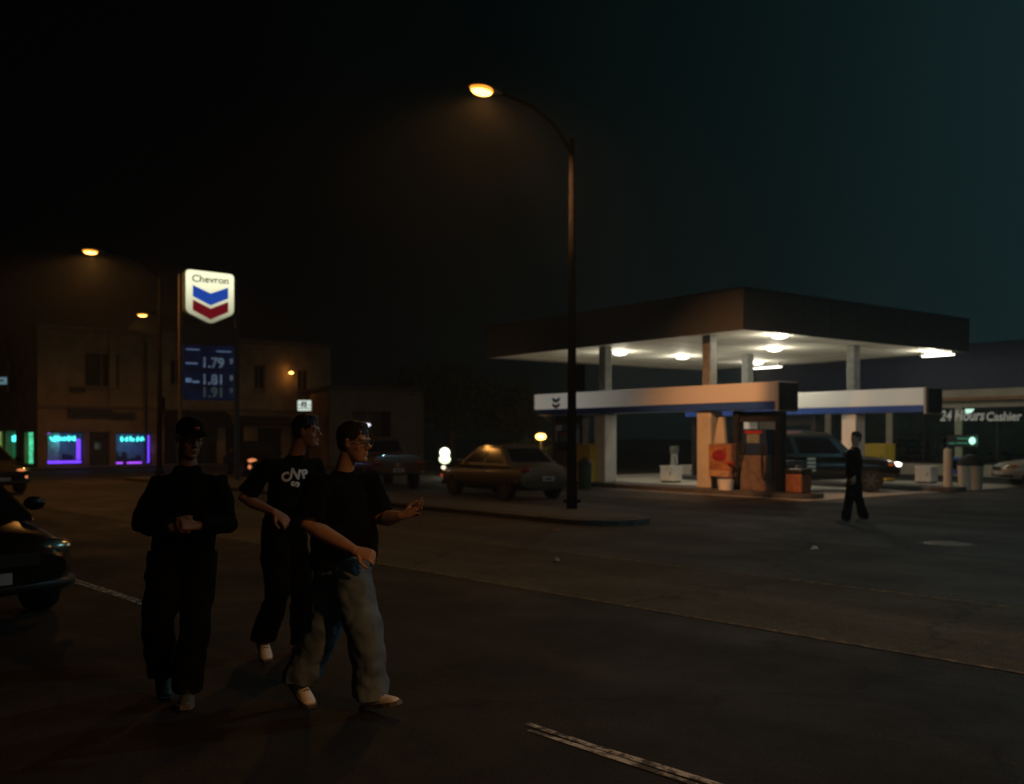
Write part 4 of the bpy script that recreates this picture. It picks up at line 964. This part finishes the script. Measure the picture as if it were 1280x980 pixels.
def person(label,anchor,J,shirt,trouser,shoe,skin,sleeve='short',build=1.0,vox=.005,hairstyle='short',glasses=False,fine=True,hem=.86,print_=None,cap=False):
    t=thing('person',label,'person',anchor); g=J.get
    # body (one skin surface)
    mb=MB(); Lh,rot=head_mb(mb,g('head'),J['face'],J.get('tilt',0))
    lat=(J['shL']-J['shR']); lat.z=0; lat.normalize(); fwd=V(0,0,1).cross(lat)*-1
    mb.tube([g('head')+rot@V(-.025,0,-.07),(g('head')+g('neck'))/2+rot@V(-.012,0,-.02),g('neck'),g('neck')-V(0,0,.1)],[.056,.056,.058,.05],16)
    mb.loft([ell(g('hip'),lat,fwd,.12,.08),ell((g('hip')+g('neck'))/2,lat,fwd,.11,.08),ell(g('neck')-V(0,0,.14),lat,fwd,.1,.06)])
    for s_ in 'LR':
        sh,el,wr=J['sh'+s_],J['el'+s_],J['wr'+s_]
        mb.tube([g('neck')-V(0,0,.13),sh],[.05,.05],12)
        mid=el+(wr-el)*.3
        mb.tube([sh,(sh+el)/2,el,mid,el+(wr-el)*.7,wr],[.055*build,.048*build,.041*build,.043*build,.034*build,.027],14)
        hd,hn,cu,sp,sd=J['hand'+s_]
        hand_mb(mb,wr,hd,hn,cu,sp,sd,1.05)
        hp,kn,an=J['hip'+s_],J['kn'+s_],J['an'+s_]
        mb.tube([g('hip'),hp],[.08,.08],10); mb.tube([hp,(hp+kn)/2,kn,(kn+an)/2,an],[.075,.065,.05,.048,.035],12)
        toe=J['toe'+s_].normalized(); mb.tube([an,an+V(0,0,-.04)+toe*.05],[.036,.03],10)
    body=remeshed(mb.build('body',skin,t),vox,2,.4)
    # shirt
    mb=MB(); hp,nk=g('hip'),g('neck'); 
    def mid(f): 
        c=hp.lerp(nk,f); return c
    b=build
    hw=(J['shL']-J['shR']); hw=math.hypot(hw.x,hw.y)/2
    z0=hem; rings=[]
    for f,a,d,off in ((z0-.9,.19*b,.135*b,.0),(.05,.195*b,.142*b,.012),(.2,.192*b,.146*b,.02*b),(.4,.185*b,.135*b,.012),(.6,.19,.125,.0),(.76,hw*.97,.115,-.005),(.87,hw*.8,.09,-.008),(.93,hw*.55,.08,-.008),(.985,.085,.07,-.006),(1.02,.068,.062,0)):
        c=hp.lerp(nk,f)+fwd*off; rings.append(ell(c,lat,fwd,a,d,24))
    mb.loft(rings)
    for s_ in 'LR':
        sh,el,wr=J['sh'+s_],J['el'+s_],J['wr'+s_]
        if sleeve=='short': mb.tube([nk-V(0,0,.1),nk.lerp(sh,.5)-V(0,0,.06),sh+(el-sh)*.03,sh.lerp(el,.45),sh.lerp(el,.86)],[.07,.075,.072*b,.073*b,.08*b],16)
        else: mb.tube([nk-V(0,0,.1),nk.lerp(sh,.5)-V(0,0,.06),sh+(el-sh)*.04,sh.lerp(el,.5),el,el.lerp(wr,.5),el.lerp(wr,.93)],[.06,.07,.07,.076,.074,.064,.054],16)
    so=remeshed(mb.build('jacket' if sleeve=='long' else 't_shirt',shirt,t),.011,5,.5,.035,.11)
    # trousers
    mb=MB(); rings=[]
    top=hp+V(0,0,.1)
    for f,a,d in ((.1,.172*b,.125*b),(0,.18*b,.13*b),(-.07,.175*b,.125*b),(-.12,.12,.09)): rings.append(ell(hp+V(0,0,f),lat,fwd,a,d))
    mb.loft(rings)
    for s_ in 'LR':
        h2,kn,an=J['hip'+s_],J['kn'+s_],J['an'+s_]
        mb.tube([h2+V(0,0,.04),h2.lerp(kn,.45),kn,kn.lerp(an,.5),an+V(0,0,.0),an-V(0,0,.025)],[.112*b,.106*b,.094*b,.091*b,.095*b,.096*b],18)
    remeshed(mb.build('trousers',trouser,t),.011,4,.5,.045,.1)
    # shoes
    for s_ in 'LR':
        an=J['an'+s_]; toe=J['toe'+s_].normalized(); side=V(-toe.y,toe.x,0).normalized(); up=side.cross(toe)*-1
        if up.z<0: up=-up
        gz=an-up*.085
        def P(f,w,h): return gz+toe*f+side*w+up*h
        mb=MB(); rings=[]
        for f,w,h in ((-.085,.03,.07),(-.06,.037,.1),(.0,.041,.115),(.06,.043,.09),(.12,.049,.066),(.17,.046,.052),(.2,.03,.04)):
            rings.append([P(f,w*math.cos(a),.022+max(0,math.sin(a))*(h-.022)) for a in [i*2*math.pi/16 for i in range(16)]])
        mb.loft(rings); sh=mb.build('shoe',shoe,t,True); m=sh.modifiers.new('sub','SUBSURF'); m.levels=1; m.render_levels=1
        mb=MB(); pts=[]
        for f,w in ((-.095,.02),(-.085,.034),(-.03,.043),(.05,.045),(.12,.053),(.175,.049),(.21,.028)): pts.append((f,w))
        low=[P(f,w,0) for f,w in pts]+[P(f,-w,0) for f,w in pts[::-1]]; hi=[P(f,w,.026) for f,w in pts]+[P(f,-w,.026) for f,w in pts[::-1]]
        mb.loft([low,hi]); mb.build('sole',M['sole'],sh)
        if fine:
            mb=MB()
            for k in range(4): mb.tube([P(.045+k*.022,-.022,.098-k*.009),P(.05+k*.022,0,.108-k*.009),P(.045+k*.022,.022,.098-k*.009)],.0035,6)
            mb.build('lace',M['sole'] if shoe is M['shoe'] else M['black'],sh)
    # hair
    if not cap:
        mb=MB(); rr=rot@Matrix.Rotation(R(-10),3,'Y')
        mb.ball(Lh(-.016,0,.05),(.107,.0835,.088),28,16,rr); mb.ball(Lh(-.045,0,.0),(.064,.077,.075),20,12,rot); mb.ball(Lh(.012,0,.045),(.05,.0785,.04),18,10,rot)
        mb.ball(Lh(.035,0,.1),(.052,.052,.034),16,10,rr)
        remeshed(mb.build('hair',M['hair'],t),.0055,3,.5,.01,.018)
    else:
        mb=MB(); mb.ball(Lh(-.008,0,.055),(.104,.084,.078),24,14,rot); 
        rings=[[Lh(.06+.0*i,y,.062+.0*i) for y in (-.07,-.035,0,.035,.07)] for i in range(1)]
        br=[]
        for k in range(13):
            a=R(-80+160*k/12); br.append((.05+.125*math.cos(a),.075*math.sin(a)))
        low=[Lh(x,y,.05-.1*y*y*20*.02) for x,y in br]; hi=[Lh(x,y,.062) for x,y in br]
        mb.loft([low,hi]); 
        mb.ball(Lh(-.05,0,.0),(.055,.072,.06),16,8,rot)
        cp_=remeshed(mb.build('cap',shirt,t),.006,1,.4)
        mb=MB(); mb.ball(Lh(.09,0,.085),(.008,.02,.014),10,6,rot); mb.build('cap_badge',M['red'],cp_,True)
    if fine:
        for s_ in (-1,1):
            mb=MB(); mb.ball(Lh(.079,s_*.032,.006),.0115,12,8); e=mb.build('eye',M['eye'],t,True)
            mb=MB(); mb.ball(Lh(.0885,s_*.032,.006),(.003,.006,.006),10,6,rot); mb.build('iris',M['iris'],e,True)
    if glasses:
        mb=MB()
        for s_ in (-1,1):
            c=(.108,s_*.034,.006); pts=[Lh(c[0],c[1]+.026*math.cos(a),c[2]+.018*math.sin(a)) for a in [i*2*math.pi/18 for i in range(19)]]
            mb.tube(pts,.0026,6); mb.tube([Lh(.106,s_*.06,.012),Lh(.05,s_*.08,.014),Lh(-.01,s_*.082,.012)],.0026,6)
        mb.tube([Lh(.109,-.009,.012),Lh(.113,0,.014),Lh(.109,.009,.012)],.0026,6)
        gl_=mb.build('glasses',M['steel'],t,True)
    if print_:
        bv=BVHTree.FromPolygons([v.co.copy() for v in so.data.vertices],[list(p.vertices) for p in so.data.polygons])
        mb=MB()
        items,ctr=print_
        for s2,dx,dz,sz,ro in items:
            c=bpy.data.curves.new('p','FONT'); c.body=s2; c.size=sz; c.align_x='CENTER'; c.align_y='CENTER'; c.offset=.005; c.resolution_u=4
            to=bpy.data.objects.new('p',c); COL.objects.link(to); dg=bpy.context.evaluated_depsgraph_get(); dg.update()
            me=bpy.data.meshes.new_from_object(to.evaluated_get(dg)); bpy.data.objects.remove(to)
            bm=bmesh.new(); bm.from_mesh(me); bmesh.ops.triangulate(bm,faces=bm.faces); bmesh.ops.subdivide_edges(bm,edges=[e for e in bm.edges if e.calc_length()>.02],cuts=2,use_grid_fill=True); bmesh.ops.triangulate(bm,faces=bm.faces)
            vs=[]; ok=True
            dirn=-fwd*-1
            for v in bm.verts:
                x=v.co.x*math.cos(ro)-v.co.y*math.sin(ro)+dx; z=v.co.x*math.sin(ro)+v.co.y*math.cos(ro)+dz
                o_=ctr+lat*(-x)*-1+V(0,0,z) if False else ctr+PRX*x+V(0,0,z)
                h=bv.ray_cast(o_+PRF*.6,-PRF)
                vs.append((h[0]+PRF*.004) if h[0] else o_)
            mb.add(vs,[[v.index for v in f.verts] for f in bm.faces]); bm.free()
        mb.build('shirt_lettering',M['print_white'],so)
    return t
PRX=V(.94,-.34,0); PRF=V(-.34,-.94,0)*-1
PRF=V(.2,-.98,0).normalized(); PRX=V(.98,.2,0).normalized()

# man in glasses, jeans and white trainers
A1=V((436-640)/200,6.0,0)
JA=dict(head=V(.035,-.02,1.66),face=R(-22),tilt=R(4),neck=V(-.03,-.0,1.475),hip=V(-.035,0,.93),
 shR=V(-.165,-.15,1.415),elR=V(-.215,-.2,1.165),wrR=V(.09,-.3,1.02),handR=(V(.95,-.1,-.3),V(-.1,-.75,.65),.75,.05,-1),
 shL=V(.1,.14,1.42),elL=V(.19,.1,1.17),wrL=V(.335,-.03,1.205),handL=(V(.93,-.2,.3),V(.25,.62,-.72),.3,.55,-1),
 hipR=V(.0,-.08,.9),knR=V(.125,-.13,.5),anR=V(.15,-.09,.112),toeR=V(.85,-.5,.24),
 hipL=V(-.08,.07,.9),knL=V(-.15,.02,.5),anL=V(-.33,.1,.165),toeL=V(.62,-.72,-.45))
person('stout man in glasses, black t-shirt, jeans and white trainers with one hand held out',A1,JA,M['tee'],M['jeans'],M['shoe'],M['skin'],build=1.2,glasses=True,hem=.82)
# man in the lettered shirt
A2=V((355-640)/162,7.4,0)
JB=dict(head=V(.175,0,1.735),face=R(-8),tilt=R(2),neck=V(.09,0,1.545),hip=V(.0,0,.97),
 shR=V(-.08,-.16,1.475),elR=V(-.245,-.24,1.23),wrR=V(.02,-.36,1.14),handR=(V(.8,-.15,-.55),V(.45,-.65,.55),.7,.05,-1),
 shL=V(.2,.16,1.48),elL=V(.26,.24,1.2),wrL=V(.42,.1,1.02),handL=(V(.9,-.2,-.2),V(.3,.6,.7),.6,.05,1),
 hipR=V(-.05,-.08,.94),knR=V(-.01,-.15,.51),anR=V(-.14,-.06,.16),toeR=V(.4,-.85,-.43),
 hipL=V(.04,.08,.94),knL=V(.14,.02,.52),anL=V(.12,.1,.1),toeL=V(.8,-.55,0))
person('man in black t-shirt with large white lettering, walking in the middle',A2,JB,M['tee'],M['dark_trousers'],M['shoe'],M['skin2'],build=1.0,
  print_=([('C',-.072,.012,.092,R(18)),('N',-.004,.034,.1,R(-12)),('P',.066,.032,.088,R(14)),('S',.0,-.04,.08,R(78))],V(.105,-.05,1.375)))
# man in black jacket and cap, hands together
A3=V((236-640)/193,6.2,0)
JC=dict(head=V(.02,-.03,1.69),face=R(-48),tilt=R(16),neck=V(.0,0,1.5),hip=V(-.03,0,.94),
 shR=V(-.165,-.05,1.405),elR=V(-.25,-.12,1.14),wrR=V(.02,-.33,1.14),handR=(V(.75,-.2,.1),V(.1,-.85,.35),1.1,.03,1),
 shL=V(.17,.07,1.405),elL=V(.255,-.03,1.13),wrL=V(.16,-.31,1.15),handL=(V(-.55,-.5,.12),V(.1,-.75,.6),1.1,.03,-1),
 hipR=V(-.12,-.05,.92),knR=V(-.15,-.12,.51),anR=V(-.2,.1,.16),toeR=V(.45,-.85,-.43),
 hipL=V(.06,.04,.92),knL=V(.08,-.1,.5),anL=V(.03,-.1,.1),toeL=V(.25,-.97,0))
person('man all in black with a cap, jacket and hands held together, at left',A3,JC,M['jacket'],M['dark_trousers'],M['dark_shoe'],mat('brown_skin',(.2,.115,.08),.6,var=.12,vscale=14),sleeve='long',build=1.03,cap=True,hem=.8)
# dark figure walking across the driveway
A4=V((1068-640)/F*18.7,18.7,.006)
JD=dict(head=V(.03,0,1.65),face=R(200),neck=V(.0,0,1.47),hip=V(-.01,0,.92),
 shR=V(.1,.13,1.41),elR=V(.16,.2,1.14),wrR=V(.05,.2,.9),handR=(V(-.3,0,-.95),V(.4,.8,0),.5,.05,1),
 shL=V(-.12,-.15,1.41),elL=V(-.17,-.2,1.13),wrL=V(-.1,-.28,.9),handL=(V(-.2,0,-.95),V(.2,-.9,0),.5,.05,-1),
 hipR=V(.05,.08,.9),knR=V(.1,.08,.5),anR=V(.22,.1,.12),toeR=V(-.95,-.2,-.1),
 hipL=V(-.05,-.08,.9),knL=V(-.13,-.1,.5),anL=V(-.2,-.1,.1),toeL=V(-.95,-.25,0))
person('dark figure in dark clothes walking across the driveway before the pumps',A4,JD,M['jacket'],M['dark_trousers'],M['dark_shoe'],M['skin2'],sleeve='long',build=.95,vox=.008,fine=False)

# ------------------------------------------------------------------ night sky
w=bpy.data.worlds.new('World'); sc.world=w; w.use_nodes=True; nt=w.node_tree; bg=nt.nodes['Background']
tc=nt.nodes.new('ShaderNodeTexCoord'); sx=nt.nodes.new('ShaderNodeSeparateXYZ'); nt.links.new(tc.outputs['Generated'],sx.inputs[0])
mr=nt.nodes.new('ShaderNodeMapRange'); mr.inputs['From Min'].default_value=-.25; mr.inputs['From Max'].default_value=.55; nt.links.new(sx.outputs['X'],mr.inputs['Value'])
cr=nt.nodes.new('ShaderNodeValToRGB'); e=cr.color_ramp.elements
e[0].position=0; e[0].color=(.0004,.0004,.0004,1); e[1].position=1; e[1].color=(.0058,.0175,.019,1)
k=e.new(.3); k.color=(.0007,.0017,.0016,1); k=e.new(.62); k.color=(.0021,.0062,.0062,1)
nt.links.new(mr.outputs['Result'],cr.inputs['Fac']); nt.links.new(cr.outputs['Color'],bg.inputs['Color']); bg.inputs['Strength'].default_value=1.0

# ------------------------------------------------------------------ misty night air
mb=MB(); mb.box(-90,90,-40,120,-1.2,16)
hz=mb.build('haze',[]); tag(hz,kind='stuff')
hm=bpy.data.materials.new('haze_air'); hm.use_nodes=True; hn=hm.node_tree; hn.nodes.remove(hn.nodes['Principled BSDF'])
pv=hn.nodes.new('ShaderNodeVolumePrincipled'); pv.inputs['Color'].default_value=(.9,.95,1,1); pv.inputs['Density'].default_value=.0013; pv.inputs['Anisotropy'].default_value=.6
hn.links.new(pv.outputs['Volume'],hn.nodes['Material Output'].inputs['Volume']); hz.data.materials.append(hm)

# ------------------------------------------------------------------ camera and output
cam=bpy.data.cameras.new('camera'); co=bpy.data.objects.new('camera',cam); COL.objects.link(co); sc.camera=co
co.location=(0,0,CH); co.rotation_euler=(R(90),0,0); cam.sensor_width=36; cam.lens=F/1280*36; cam.shift_y=(HY-490)/1280; cam.dof.use_dof=True; cam.dof.focus_distance=5.2; cam.dof.aperture_fstop=2.0; cam.clip_end=3000; cam.clip_start=.05
sc.view_settings.view_transform='Standard'; sc.view_settings.look='None'; sc.view_settings.exposure=0; sc.view_settings.gamma=1
sc.cycles.use_denoising=True; sc.cycles.max_bounces=6; sc.cycles.sample_clamp_indirect=3
